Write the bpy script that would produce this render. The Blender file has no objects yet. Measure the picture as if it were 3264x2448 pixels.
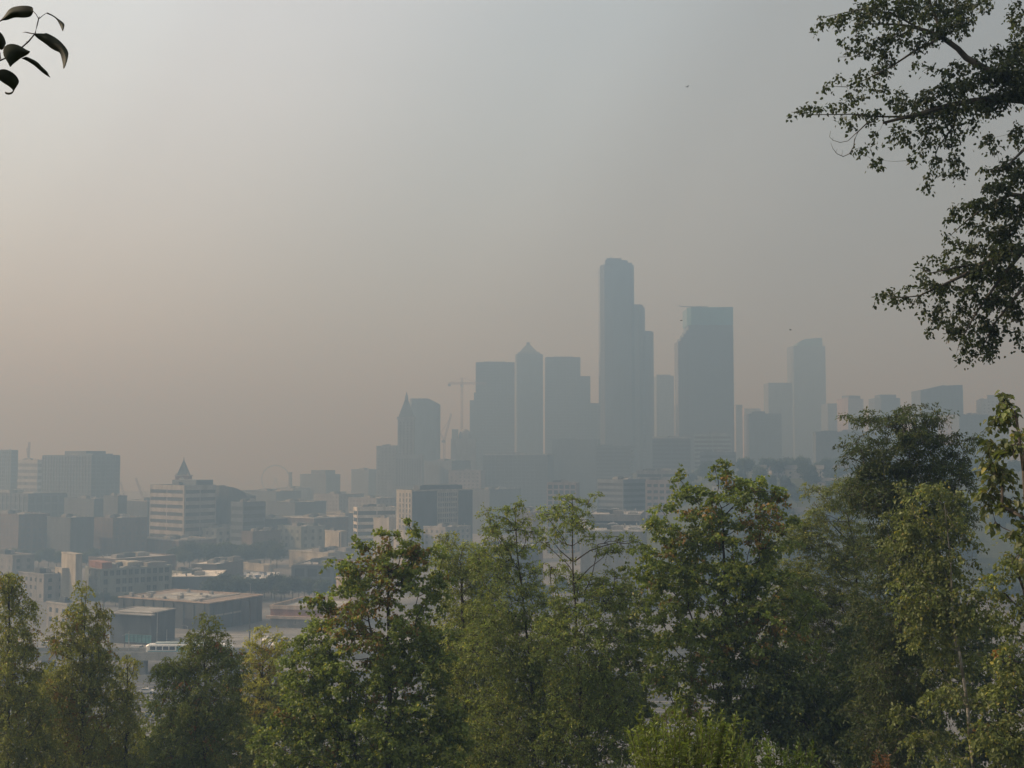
import bpy, math, random
import numpy as np
from mathutils import Vector

random.seed(7)
scene = bpy.context.scene
COL = scene.collection

# ------------------------------------------------------------------ camera
EYE = 75.0                      # metres above the sea, on a hillside park
FOCAL, CX, CY = 3896.0, 1632.0, 1224.0
PITCH = math.radians(3.452)
cam = bpy.data.cameras.new('camera')
cam.sensor_width = 36.0
cam.lens = 36.0 * FOCAL / 3264.0
cam.clip_start = 0.05
cam.clip_end = 20000.0
cam_ob = bpy.data.objects.new('camera', cam)
cam_ob.location = (0, 0, EYE)
cam_ob.rotation_euler = (math.pi / 2 + PITCH, 0, 0)
COL.objects.link(cam_ob)
scene.camera = cam_ob

# ------------------------------------------------------------------ light
SUN_AZ = math.radians(82.0)     # to the left of the view direction
SUN_EL = math.radians(34.0)
SUN_DIR = Vector((-math.sin(SUN_AZ) * math.cos(SUN_EL), math.cos(SUN_AZ) * math.cos(SUN_EL), math.sin(SUN_EL)))
sun = bpy.data.lights.new('sun', 'SUN')
sun.energy = 2.6
sun.angle = math.radians(0.6)
sun.color = (1.0, 0.92, 0.79)
sun_ob = bpy.data.objects.new('sun', sun)
sun_ob.rotation_euler = SUN_DIR.to_track_quat('Z', 'Y').to_euler()
sun_ob.location = (-200, 60, 400)
COL.objects.link(sun_ob)

world = bpy.data.worlds.new('World')
scene.world = world
world.use_nodes = True
nt = world.node_tree
nt.nodes.clear()
def N(t, kind, **kw):
    n = t.nodes.new(kind)
    for k, v in kw.items():
        setattr(n, k, v)
    return n
def vmath(t, op, a, b=None, scale=None):
    n = N(t, 'ShaderNodeVectorMath', operation=op)
    for i, v in enumerate((a, b)):
        if v is None:
            continue
        if hasattr(v, 'links'):
            t.links.new(v, n.inputs[i])
        else:
            n.inputs[i].default_value = v
    if scale is not None:
        if hasattr(scale, 'links'):
            t.links.new(scale, n.inputs['Scale'])
        else:
            n.inputs['Scale'].default_value = scale
    return n.outputs['Value'] if op in ('DOT_PRODUCT', 'LENGTH') else n.outputs['Vector']
def fmath(t, op, a, b=None, clamp=False):
    n = N(t, 'ShaderNodeMath', operation=op, use_clamp=clamp)
    for i, v in enumerate((a, b)):
        if v is None:
            continue
        if hasattr(v, 'links'):
            t.links.new(v, n.inputs[i])
        else:
            n.inputs[i].default_value = v
    return n.outputs[0]
def ramp(t, fac, stops):
    n = N(t, 'ShaderNodeValToRGB')
    n.color_ramp.interpolation = 'EASE'
    el = n.color_ramp.elements
    while len(el) > 1:
        el.remove(el[-1])
    el[0].position = stops[0][0]
    el[0].color = (*stops[0][1], 1)
    for p, c in stops[1:]:
        e = el.new(p)
        e.color = (*c, 1)
    t.links.new(fac, n.inputs['Fac'])
    return n.outputs['Color']
tc = N(nt, 'ShaderNodeTexCoord')
sky = N(nt, 'ShaderNodeTexSky')
sky.sky_type = 'NISHITA'
sky.sun_disc = False
sky.sun_elevation = SUN_EL
sky.sun_rotation = -SUN_AZ
sky.altitude = 0
sky.air_density = 1.5
sky.dust_density = 6.0
sky.ozone_density = 1.0
dirn = vmath(nt, 'NORMALIZE', tc.outputs['Generated'])
sunward = vmath(nt, 'DOT_PRODUCT', dirn, tuple(SUN_DIR))
sw = fmath(nt, 'MULTIPLY_ADD', sunward, 0.5)
nt.nodes[-1].inputs[2].default_value = 0.5
# smoke veil: a cool grey far from the sun, a pale warm glow round it
veil = ramp(nt, sw, [(0.0, (0.19, 0.205, 0.22)), (0.49, (0.28, 0.29, 0.30)), (0.56, (0.355, 0.37, 0.385)), (0.62, (0.46, 0.51, 0.57)), (0.735, (0.68, 0.715, 0.80)), (0.765, (0.74, 0.80, 0.90)), (0.87, (0.98, 1.0, 1.02)), (1.0, (1.5, 1.45, 1.3))])
wisp = N(nt, 'ShaderNodeTexNoise')
wisp.inputs['Scale'].default_value = 1.6
wisp.inputs['Detail'].default_value = 4
wm_ = N(nt, 'ShaderNodeMapping')
wm_.inputs['Scale'].default_value = (1.0, 1.0, 3.5)
wm_.inputs['Rotation'].default_value = (0.3, 0.25, 0.0)
nt.links.new(dirn, wm_.inputs['Vector'])
nt.links.new(wm_.outputs['Vector'], wisp.inputs['Vector'])
wf = fmath(nt, 'MULTIPLY_ADD', wisp.outputs['Fac'], 0.24)
nt.nodes[-1].inputs[2].default_value = 0.88
veil = vmath(nt, 'SCALE', veil, scale=wf)
veil10 = vmath(nt, 'MULTIPLY', veil, (7.95, 8.35, 8.5))
mixn = N(nt, 'ShaderNodeMix', data_type='RGBA')
mixn.inputs['Factor'].default_value = 0.86
nt.links.new(sky.outputs['Color'], mixn.inputs[6])
nt.links.new(veil10, mixn.inputs[7])
bg = N(nt, 'ShaderNodeBackground')
bg.inputs['Strength'].default_value = 0.1
nt.links.new(mixn.outputs[2], bg.inputs['Color'])
wo = N(nt, 'ShaderNodeOutputWorld')
nt.links.new(bg.outputs['Background'], wo.inputs['Surface'])

vs = scene.view_settings
vs.view_transform = 'Standard'
vs.look = 'None'
vs.exposure = 0.57
vs.gamma = 1.0
vs.use_curve_mapping = False
cy = scene.cycles
cy.max_bounces = 5
cy.diffuse_bounces = 2
cy.glossy_bounces = 2
cy.transmission_bounces = 4
cy.transparent_max_bounces = 4
cy.volume_bounces = 0
cy.use_denoising = True
cy.caustics_reflective = False
cy.caustics_refractive = False

# ------------------------------------------------------------------ helpers
SP, CP = math.sin(PITCH), math.cos(PITCH)
def ray(px, py):
    u, v = (px - CX) / FOCAL, -(py - CY) / FOCAL
    dy = CP - v * SP
    return u / dy, (SP + v * CP) / dy
def at(px, py, Y):
    """The place that lies Y metres ahead of the camera in the direction of a photograph pixel."""
    kx, kz = ray(px, py)
    return Vector((kx * Y, Y, EYE + kz * Y))
def sstep(t):
    t = min(1.0, max(0.0, t))
    return t * t * (3 - 2 * t)
def ground(x, y):
    hill = 5.0
    hill += 56 * sstep((x - 40) / 130.0) * sstep((y - 500) / 330.0)
    if y < 190:
        slope = 73.4 - 0.42 * max(0.0, y - 3) if y > 3 else 73.4
        slope += 1.2 * math.sin(x * 0.05 + 1) * sstep((y - 5) / 20.0)
        hill = max(hill, slope)
    return hill

MATS = {}
def mat(name, color, rough=0.8, var=0.16, scale=0.25, spec=0.3, bump=0.0, metal=0.0):
    if name in MATS:
        return MATS[name]
    m = bpy.data.materials.new(name)
    m.use_nodes = True
    t = m.node_tree
    b = t.nodes['Principled BSDF']
    b.inputs['Roughness'].default_value = rough
    b.inputs['Specular IOR Level'].default_value = spec
    b.inputs['Metallic'].default_value = metal
    c = N(t, 'ShaderNodeTexCoord')
    n1 = N(t, 'ShaderNodeTexNoise')
    n1.inputs['Scale'].default_value = scale
    n1.inputs['Detail'].default_value = 5
    n1.inputs['Roughness'].default_value = 0.65
    mp = N(t, 'ShaderNodeMapping')
    mp.inputs['Scale'].default_value = (1.0, 1.0, 0.3)
    t.links.new(c.outputs['Object'], mp.inputs['Vector'])
    t.links.new(mp.outputs['Vector'], n1.inputs['Vector'])
    dark = tuple(v * (1 - 2 * var) for v in color)
    light = tuple(min(1, v * (1 + 1.4 * var)) for v in color)
    col = ramp(t, n1.outputs['Fac'], [(0.3, dark), (0.7, light)])
    t.links.new(col, b.inputs['Base Color'])
    if bump:
        bn = N(t, 'ShaderNodeBump')
        bn.inputs['Strength'].default_value = bump
        t.links.new(n1.outputs['Fac'], bn.inputs['Height'])
        t.links.new(bn.outputs['Normal'], b.inputs['Normal'])
    MATS[name] = m
    return m

def tag(o, label=None, cat=None, group=None, kind=None):
    if label: o['label'] = label
    if cat: o['category'] = cat
    if group: o['group'] = group
    if kind: o['kind'] = kind
    return o
def empty(name, loc, rz=0.0):
    o = bpy.data.objects.new(name, None)
    o.location = loc
    o.rotation_euler = (0, 0, rz)
    o.empty_display_size = 0.5
    COL.objects.link(o)
    return o
def link(name, me, parent=None):
    o = bpy.data.objects.new(name, me)
    o.parent = parent
    COL.objects.link(o)
    return o
def copy_tree(o, parent=None):
    c = o.copy()
    COL.objects.link(c)
    c.parent = parent
    for ch in list(o.children):
        copy_tree(ch, c)
    return c

class MB:
    def __init__(s):
        s.v, s.f = [], []
    def poly(s, pts):
        n = len(s.v)
        s.v.extend([tuple(p) for p in pts])
        s.f.append(tuple(range(n, n + len(pts))))
    def box(s, x0, x1, y0, y1, z0, z1):
        n = len(s.v)
        s.v += [(x0, y0, z0), (x1, y0, z0), (x1, y1, z0), (x0, y1, z0), (x0, y0, z1), (x1, y0, z1), (x1, y1, z1), (x0, y1, z1)]
        for q in ((0, 3, 2, 1), (4, 5, 6, 7), (0, 1, 5, 4), (1, 2, 6, 5), (2, 3, 7, 6), (3, 0, 4, 7)):
            s.f.append(tuple(n + i for i in q))
        return s
    def prism(s, foot, z0, tops):
        """foot: counter-clockwise (x, y); tops: one height or one per corner."""
        k = len(foot)
        if not hasattr(tops, '__len__'):
            tops = [tops] * k
        n = len(s.v)
        s.v += [(x, y, z0) for x, y in foot] + [(x, y, z) for (x, y), z in zip(foot, tops)]
        for i in range(k):
            j = (i + 1) % k
            s.f.append((n + i, n + j, n + k + j, n + k + i))
        s.f.append(tuple(n + k + i for i in range(k)))
        s.f.append(tuple(n + i for i in reversed(range(k))))
        return s
    def cone(s, x, y, z0, z1, r0, r1, k=8, rot=0.0):
        n = len(s.v)
        for z, r in ((z0, r0), (z1, r1)):
            for i in range(k):
                a = rot + 2 * math.pi * i / k
                s.v.append((x + r * math.cos(a), y + r * math.sin(a), z))
        for i in range(k):
            j = (i + 1) % k
            s.f.append((n + i, n + j, n + k + j, n + k + i))
        s.f.append(tuple(n + k + i for i in range(k)))
        s.f.append(tuple(n + i for i in reversed(range(k))))
        return s
    def tube(s, pts, rad, k=5):
        pts = [Vector(p) for p in pts]
        n0 = len(s.v)
        for i, p in enumerate(pts):
            d = (pts[min(i + 1, len(pts) - 1)] - pts[max(i - 1, 0)])
            if d.length < 1e-9:
                d = Vector((0, 0, 1))
            d.normalize()
            a = d.cross(Vector((0, 0, 1)) if abs(d.z) < 0.9 else Vector((1, 0, 0))).normalized()
            b = d.cross(a)
            r = rad[i] if hasattr(rad, '__len__') else rad
            for j in range(k):
                t = 2 * math.pi * j / k
                s.v.append(tuple(p + a * (r * math.cos(t)) + b * (r * math.sin(t))))
        for i in range(len(pts) - 1):
            for j in range(k):
                a0 = n0 + i * k + j
                a1 = n0 + i * k + (j + 1) % k
                s.f.append((a0, a0 + k, a1 + k, a1))
        s.f.append(tuple(n0 + j for j in range(k)))
        s.f.append(tuple(n0 + (len(pts) - 1) * k + j for j in reversed(range(k))))
        return s
    def mesh(s, name, material, smooth=False):
        me = bpy.data.meshes.new(name)
        me.from_pydata(s.v, [], s.f)
        if material is not None:
            me.materials.append(material)
        if smooth:
            me.polygons.foreach_set('use_smooth', [True] * len(me.polygons))
        me.update()
        return me
    def build(s, name, material, parent=None, kind=None, smooth=False):
        o = link(name, s.mesh(name, material, smooth), parent)
        if kind:
            o['kind'] = kind
        return o

# ------------------------------------------------------------------ palette
W = dict(
    cream=mat('cream_render', (0.38, 0.365, 0.31), 0.85),
    white=mat('white_paint', (0.52, 0.52, 0.49), 0.7),
    concrete=mat('pale_concrete', (0.30, 0.297, 0.28), 0.85),
    grey=mat('grey_concrete', (0.22, 0.22, 0.215), 0.85),
    brick=mat('brown_brick', (0.14, 0.115, 0.10), 0.9),
    redbrick=mat('red_brick', (0.25, 0.13, 0.095), 0.9),
    tan=mat('tan_stone', (0.42, 0.34, 0.27), 0.9),
    pink=mat('pinkish_stone', (0.31, 0.255, 0.23), 0.9),
    slate=mat('slate_cladding', (0.078, 0.09, 0.098), 0.6),
    dark=mat('dark_cladding', (0.035, 0.038, 0.042), 0.5),
    bluegrey=mat('blue_grey_cladding', (0.10, 0.125, 0.15), 0.6),
    greengrey=mat('green_grey_render', (0.23, 0.26, 0.24), 0.8),
)
GLASS = mat('tower_glass', (0.075, 0.085, 0.10), 0.2, 0.15, 0.05, 0.5, metal=0.45)
TEAL = mat('teal_glass', (0.05, 0.17, 0.20), 0.2, 0.15, 0.05, 0.5)
PANE = mat('window_glass', (0.035, 0.042, 0.05), 0.12, 0.15, 0.3, 0.5)
HAZED_PANE = mat('hazed_window_glass', (0.075, 0.08, 0.088), 0.3, 0.2, 0.2, 0.4)  # far panes lightened so distance haze is put into their colour
ROOF_DARK = mat('dark_roof_felt', (0.09, 0.09, 0.09), 0.9, 0.25, 0.1)
ROOF_GREY = mat('grey_roof_membrane', (0.30, 0.30, 0.29), 0.85, 0.2, 0.1)
ROOF_WHITE = mat('white_roof_membrane', (0.62, 0.61, 0.57), 0.8, 0.15, 0.1)
ROOF_RUST = mat('rusty_roof_gravel', (0.22, 0.185, 0.16), 0.9, 0.14, 0.15)
STEEL = mat('galvanised_steel', (0.30, 0.31, 0.31), 0.5, 0.1, 1.0, 0.5, metal=0.3)
DARKSTEEL = mat('dark_painted_steel', (0.05, 0.05, 0.05), 0.5, 0.1, 1.0)
CRANE_M = mat('crane_paint', (0.30, 0.19, 0.14), 0.5, 0.1, 1.0)
ASPHALT = mat('asphalt', (0.075, 0.075, 0.078), 0.9, 0.2, 0.08)
PAVING = mat('worn_concrete_paving', (0.22, 0.218, 0.21), 0.9, 0.18, 0.06)
MARK = mat('road_paint', (0.72, 0.71, 0.66), 0.7, 0.1, 0.5)

# ------------------------------------------------------------------ ground, water, haze
def build_ground():
    xs = np.unique(np.concatenate([np.linspace(-3500, -400, 18), np.linspace(-400, 500, 76), np.linspace(500, 3500, 18)]))
    ys = np.unique(np.concatenate([np.linspace(-300, 0, 13), np.linspace(0, 220, 56), np.linspace(220, 1300, 56), np.linspace(1300, 6500, 20)]))
    nx, ny = len(xs), len(ys)
    v = [(float(x), float(y), ground(float(x), float(y))) for y in ys for x in xs]
    f = [(j * nx + i, j * nx + i + 1, (j + 1) * nx + i + 1, (j + 1) * nx + i) for j in range(ny - 1) for i in range(nx - 1)]
    m = bpy.data.materials.new('city_ground')
    m.use_nodes = True
    t = m.node_tree
    b = t.nodes['Principled BSDF']
    b.inputs['Roughness'].default_value = 0.95
    b.inputs['Specular IOR Level'].default_value = 0.2
    c = N(t, 'ShaderNodeTexCoord')
    sep = N(t, 'ShaderNodeSeparateXYZ')
    t.links.new(c.outputs['Object'], sep.inputs[0])
    n1 = N(t, 'ShaderNodeTexNoise')
    n1.inputs['Scale'].default_value = 0.02
    n1.inputs['Detail'].default_value = 8
    t.links.new(c.outputs['Object'], n1.inputs['Vector'])
    n2 = N(t, 'ShaderNodeTexNoise')
    n2.inputs['Scale'].default_value = 0.6
    n2.inputs['Detail'].default_value = 6
    t.links.new(c.outputs['Object'], n2.inputs['Vector'])
    paved = ramp(t, n1.outputs['Fac'], [(0.35, (0.08, 0.08, 0.08)), (0.5, (0.14, 0.14, 0.138)), (0.65, (0.20, 0.198, 0.19))])
    earth = ramp(t, n2.outputs['Fac'], [(0.3, (0.022, 0.026, 0.012)), (0.55, (0.045, 0.055, 0.02)), (0.75, (0.09, 0.08, 0.04))])
    near = fmath(t, 'LESS_THAN', sep.outputs['Y'], 230.0)
    hillside = fmath(t, 'GREATER_THAN', sep.outputs['Z'], 14.0)
    green = fmath(t, 'MAXIMUM', near, hillside)
    mx = N(t, 'ShaderNodeMix', data_type='RGBA')
    t.links.new(green, mx.inputs['Factor'])
    t.links.new(paved, mx.inputs[6])
    t.links.new(earth, mx.inputs[7])
    t.links.new(mx.outputs[2], b.inputs['Base Color'])
    me = bpy.data.meshes.new('ground')
    me.from_pydata(v, [], f)
    me.materials.append(m)
    me.polygons.foreach_set('use_smooth', [True] * len(me.polygons))
    tag(link('ground', me), kind='structure')
build_ground()
wm = mat('bay_water', (0.05, 0.065, 0.07), 0.12, 0.1, 0.01, 0.5, bump=0.1)
MB().box(-3400, -120, 2560, 6400, 4.0, 5.3).build('water', wm, kind='structure')

hz = bpy.data.materials.new('smoke_haze')
hz.use_nodes = True
ht = hz.node_tree
ht.nodes.clear()
pv = N(ht, 'ShaderNodeVolumePrincipled')
HAZE_DENSITY = 0.00134
pv.inputs['Color'].default_value = (0.298, 0.492, 0.765, 1)
pv.inputs['Density'].default_value = HAZE_DENSITY
pv.inputs['Anisotropy'].default_value = 0.27
pv.inputs['Absorption Color'].default_value = (0.55, 0.295, 0.0, 1)
ho = N(ht, 'ShaderNodeOutputMaterial')
ht.links.new(pv.outputs['Volume'], ho.inputs['Volume'])
MB().box(-3600, 3600, -400, 6600, 3.0, 332.0).build('haze', hz, kind='stuff')

# ------------------------------------------------------------------ buildings
NS, DT = math.radians(40.6), math.radians(8.6)     # the two street grids, seen from the park

def footprint(xl, xc, xr, ytop, Y, a, depth=None):
    """near corner seen at xc; the left-turned face ends at xl, the right-turned one at xr."""
    cx = ray(xc, ytop)[0] * Y
    kl, kr = ray(xl, ytop)[0], ray(xr, ytop)[0]
    w = (cx - kl * Y) / (math.cos(a) + kl * math.sin(a))
    den = kr * math.cos(a) - math.sin(a)
    d = depth if depth is not None else (cx - kr * Y) / den
    return cx, w, d

class Bld:
    """A building in its own frame: x along the left-turned face, y into the depth, near corner at (w/2, -d/2)."""
    def __init__(s, name, label, xl, xc, xr, ytop, Y, a=NS, depth=None, cat='building', group=None, zbase=None):
        cx, s.w, s.d = footprint(xl, xc, xr, ytop, Y, a, depth)
        s.Y, s.a = Y, a
        ca, sa = math.cos(a), math.sin(a)
        # local (x, y) -> world: x * (ca, -sa) + y * (sa, ca)
        ox = cx - s.w / 2 * ca + s.d / 2 * sa
        oy = Y + s.w / 2 * sa + s.d / 2 * ca
        s.zb = zbase if zbase is not None else min(ground(ox, oy), ground(cx, Y)) - 0.5
        s.top = at(xc, ytop, Y).z
        s.h = s.top - s.zb
        s.root = tag(empty(name, (ox, oy, s.zb), -a), label, cat, group)
        s.px = FOCAL / Y
    def hz(s, py):
        """height above the base of what shows at picture height py at the near corner"""
        return at(CX, py, s.Y).z - s.zb
    def core(s, m, name='wall', h=None):
        MB().box(-s.w / 2, s.w / 2, -s.d / 2, s.d / 2, 0, h or s.h).build(name, m, s.root)
    def roof(s, m, parapet=0.7, pm=None, units=0, seed=1, lip=0.25, um=None):
        w, d, h = s.w / 2, s.d / 2, s.h
        t = 0.35
        MB().box(-w + t, w - t, -d + t, d - t, h - 0.001 + 0.002, h + 0.12).build('roof', m, s.root)
        if pm is not None:
            p = MB()
            p.box(-w - lip, w + lip, -d - lip, -d + t, h + 0.001, h + parapet)
            p.box(-w - lip, w + lip, d - t, d + lip, h + 0.001, h + parapet)
            p.box(-w - lip, -w + t, -d + t, d - t, h + 0.001, h + parapet)
            p.box(w - t, w + lip, -d + t, d - t, h + 0.001, h + parapet)
            p.build('parapet', pm, s.root)
        r = random.Random(seed)
        for i in range(units):
            ux, uy = r.uniform(-w * 0.75, w * 0.75), r.uniform(-d * 0.7, d * 0.7)
            a_, b_, c_ = r.uniform(0.05, 0.13) * s.w + 0.6, r.uniform(0.05, 0.13) * s.d + 0.6, r.uniform(1.0, 2.6)
            MB().box(ux - a_, ux + a_, uy - b_, uy + b_, h + 0.121, h + c_).box(ux - a_ * 0.6, ux + a_ * 0.6, uy - b_ * 0.6, uy + b_ * 0.6, h + c_, h + c_ + 0.3).build('roof_unit', um or (W['grey'], STEEL, W['white'], W['slate'])[r.randrange(4)], s.root)
        if units > 3:
            for i in range(units):
                ux, uy, rr = r.uniform(-w * 0.85, w * 0.85), r.uniform(-d * 0.85, d * 0.85), r.uniform(0.15, 0.45)
                MB().cone(ux, uy, h + 0.121, h + r.uniform(0.9, 2.2), rr, rr, 7).build('vent_pipe', STEEL, s.root)
    def bands(s, m, fl, z0=0.0, frac=0.5, proud=0.3, single=True):
        n = max(1, int((s.h - z0) / fl))
        fl = (s.h - z0) / n
        j = MB()
        for i in range(n):
            zt = s.h - i * fl
            zl = zt - fl * frac
            q = MB() if single else j
            p = proud
            q.box(-s.w / 2 - p, s.w / 2 + p, -s.d / 2 - p, s.d / 2 + p, zl, zt - 0.002)
            if single:
                q.build('spandrel', m, s.root)
        if not single:
            j.build('spandrel_bands', m, s.root, kind='stuff')
    def piers(s, m, bay, z0=0.0, width=0.8, proud=0.36, z1=None):
        z1 = z1 or s.h - 0.1
        j = MB()
        n = max(1, round(s.w / bay))
        for i in range(n + 1):
            x = -s.w / 2 + s.w * i / n
            j.box(x - width / 2, x + width / 2, -s.d / 2 - proud, -s.d / 2 + 0.1, z0, z1)
        n = max(1, round(s.d / bay))
        for i in range(1, n + 1):
            y = -s.d / 2 + s.d * i / n
            j.box(s.w / 2 - 0.1, s.w / 2 + proud, y - width / 2, y + width / 2, z0, z1)
        j.build('facade_piers', m, s.root, kind='stuff')
    def windows(s, face, cols, rows, u0, u1, z0, z1, ww, wh, frame=None, single=True, pane=None, skip=0.0, seed=3):
        """cols x rows windows on the 'left' or 'right' face between the shares u0..u1 of its width"""
        frame = frame or W['white']
        r = random.Random(seed)
        L = s.w if face == 'left' else s.d
        fr = MB()
        t = min(0.18, ww * 0.12)
        fr.box(-ww / 2 - t, ww / 2 + t, -0.14, 0.02, wh / 2, wh / 2 + t).box(-ww / 2 - t, ww / 2 + t, -0.20, 0.02, -wh / 2 - t, -wh / 2)
        fr.box(-ww / 2 - t, -ww / 2, -0.14, 0.02, -wh / 2, wh / 2).box(ww / 2, ww / 2 + t, -0.14, 0.02, -wh / 2, wh / 2)
        fr.box(-0.05, 0.05, -0.10, 0.02, -wh / 2, wh / 2)
        pn = MB().box(-ww / 2, ww / 2, -0.05, 0.01, -wh / 2, wh / 2)
        if single:
            fme, pme = fr.mesh('window', frame), pn.mesh('pane', pane or PANE)
        jp = MB()
        for c in range(cols):
            for q in range(rows):
                if r.random() < skip:
                    continue
                u = -L / 2 + L * (u0 + (u1 - u0) * (c + 0.5) / cols)
                z = z0 + (z1 - z0) * (q + 0.5) / rows
                if single:
                    o = link('window', fme, s.root)
                    if face == 'left':
                        o.location = (u, -s.d / 2, z)
                    else:
                        o.location = (s.w / 2, u, z)
                        o.rotation_euler = (0, 0, math.pi / 2)
                    link('pane', pme, o)
                elif face == 'left':
                    jp.box(u - ww / 2, u + ww / 2, -s.d / 2 - 0.05, -s.d / 2 + 0.02, z - wh / 2, z + wh / 2)
                else:
                    jp.box(s.w / 2 - 0.02, s.w / 2 + 0.05, u - ww / 2, u + ww / 2, z - wh / 2, z + wh / 2)
        if not single:
            jp.build('window_rows', pane or (HAZED_PANE if s.Y > 650 else PANE), s.root, kind='stuff')
    def block(s, name, m, xl, xr, ytop, dy0=0.15, dy1=0.85, above=True):
        """a box on the roof between picture columns xl, xr of the left-turned face"""
        k = s.Y / FOCAL / (math.cos(s.a) + ray(xl, ytop)[0] * math.sin(s.a))
        c0 = ray(1632, ytop)
        nx = lambda px: s.w / 2 - (s.xc - px) * k
        z = s.hz(ytop)
        MB().box(nx(xl), nx(xr), -s.d / 2 + s.d * dy0, -s.d / 2 + s.d * dy1, s.h + 0.13, z).build(name, m, s.root)

def bld(name, label, xl, xc, xr, ytop, Y, wall='grey', style='punched', a=NS, depth=None, fl=3.8, bay=4.5, roof=None, rm=None, units=5,
        win=None, single=False, frac=0.5, glass=None, group=None, parapet=0.7, pm=None, seed=1, zbase=None, z0=0.0, cat='building'):
    b = Bld(name, label, xl, xc, xr, ytop, Y, a, depth, cat, group, zbase)
    b.xc = xc
    b.h -= parapet
    m = W[wall] if isinstance(wall, str) else wall
    if style == 'bands':
        b.core(glass or GLASS, 'glazing')
        b.bands(m, fl, z0, frac, single=single)
        b.piers(m, bay * 4, z0, 0.7, 0.22)
    elif style == 'grid':
        b.core(glass or GLASS, 'glazing')
        b.bands(m, fl, z0, frac, single=single)
        b.piers(m, bay, z0, bay * 0.3)
    elif style == 'fins':
        b.core(glass or GLASS, 'glazing')
        b.bands(m, fl, z0, 0.28, proud=0.12, single=False)
        b.piers(m, bay, z0, bay * 0.22, 0.5)
    elif style == 'punched':
        b.core(m)
        nf = max(1, int((b.h - 1.0) / fl))
        for face, L in (('left', b.w), ('right', b.d)):
            nc = max(1, int(L / bay))
            if L > 3:
                b.windows(face, nc, nf, 0.03, 0.97, max(0.4, b.h - 0.6 - nf * fl), b.h - 0.6, bay * 0.42, fl * 0.48, single=single, skip=0.06, seed=seed)
    else:
        b.core(m)
    b.roof(rm or ROOF_DARK, parapet, pm or m, units, seed)
    return b

# ------------------------------------------------------------------ downtown towers
class Tower:
    """a tower made of upright sections whose corners are given as (picture column, metres behind the front plane)"""
    def __init__(s, name, label, pxmid, Y, zbase=None, cat='skyscraper', group=None):
        c = at(pxmid, 1459, Y)
        s.Y = Y
        s.x = c.x
        s.zb = zbase if zbase is not None else ground(c.x, Y) - 1
        s.root = tag(empty(name, (c.x, Y, s.zb)), label, cat, group)
    def lx(s, px):
        return ray(px, 1300)[0] * s.Y - s.x
    def lz(s, py):
        return at(CX, py, s.Y).z - s.zb
    def section(s, name, m, foot, tops, depth=40, bottom=None, proud=0.0):
        pts = [(s.lx(p), d) for p, d in foot]
        pts += [(pts[-1][0], depth), (pts[0][0], depth)]
        zt = [s.lz(t) for t in tops] if hasattr(tops, '__len__') else [s.lz(tops)] * len(foot)
        zt += [zt[-1], zt[0]]
        z0 = 0 if bottom is None else s.lz(bottom)
        MB().prism(pts, z0, zt).build(name, m, s.root)
        return pts, z0, min(zt)
    def skin(s, m, sec, floor=4.0, bay=4.5, fin=0.7, band=1.2, top=None):
        """floor bands and upright mullions standing proud of the front planes"""
        pts, z0, z1 = sec
        z1 -= 1.0
        j = MB()
        n = len(pts)
        for i in range(n - 1):
            (xa, ya), (xb, yb) = pts[i], pts[i + 1]
            L = math.hypot(xb - xa, yb - ya)
            if L < 2 or ya > 30 and yb > 30:
                continue
            tx, ty = (xb - xa) / L, (yb - ya) / L
            nx, ny = ty, -tx
            def slab(u0, u1, za, zb_, pr):
                q = [(xa + tx * u + nx * k, ya + ty * u + ny * k) for u, k in ((u0, -0.1), (u0, pr), (u1, pr), (u1, -0.1))]
                j.prism(q, za, zb_)
            z = z0 + floor
            while z < z1:
                slab(0.2, L - 0.2, z - band, z, 0.18)
                z += floor
            k = max(1, round(L / bay))
            for c in range(k + 1):
                u = min(max(L * c / k, fin / 2 + 0.21), L - fin / 2 - 0.21)
                slab(u - fin / 2, u + fin / 2, z0, z1 + 0.9, 0.30)
        j.build('facade_ribs', m, s.root, kind='stuff')
    def box(s, name, m, xl, xr, yt, yb, y0=3, y1=25):
        MB().box(s.lx(xl), s.lx(xr), y0, y1, s.lz(yb), s.lz(yt)).build(name, m, s.root)

# tallest black tower with three stepped shafts
t = Tower('black_skyscraper', 'tallest dark skyscraper with three stepped shafts and a curved top', 1985, 1490)
a = t.section('shaft', GLASS, [(1917, 12), (1930, 3), (1956, 0.8), (1986, 0), (2015, 1.0), (2025, 9)], 841, 44)
for xa, xb, yt, y0 in ((1932, 1944, 828, 3.4), (1944.02, 1984, 822, 3.0), (1984.02, 2004, 828, 2.6), (2004.02, 2018, 836, 2.8)):
    t.box('crown', GLASS, xa, xb, yt, 840.98, y0, 30)
t.skin(W['dark'], a, 4.0, 5.0, 0.8, 1.6)
a = t.section('shaft', GLASS, [(2025.3, 7), (2040, 5.5), (2051, 8), (2062, 17)], [968, 968, 968, 976], 40)
t.skin(W['dark'], a, 4.0, 5.0, 0.8, 1.6)
a = t.section('shaft', GLASS, [(2062.3, 12), (2080, 13.5), (2091, 23)], 1051, 38)
t.skin(W['dark'], a, 4.0, 5.0, 0.8, 1.6)
t.box('roof_house', W['dark'], 1938, 1985, 818, 829, 12, 30)
m = MB()
for px, top in ((1953, 809), (1958, 814), (1948, 813)):
    m.tube([(t.lx(px), 20, t.lz(819)), (t.lx(px), 20, t.lz(top))], [0.9, 0.5])
m.build('antenna', DARKSTEEL, t.root)

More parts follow.
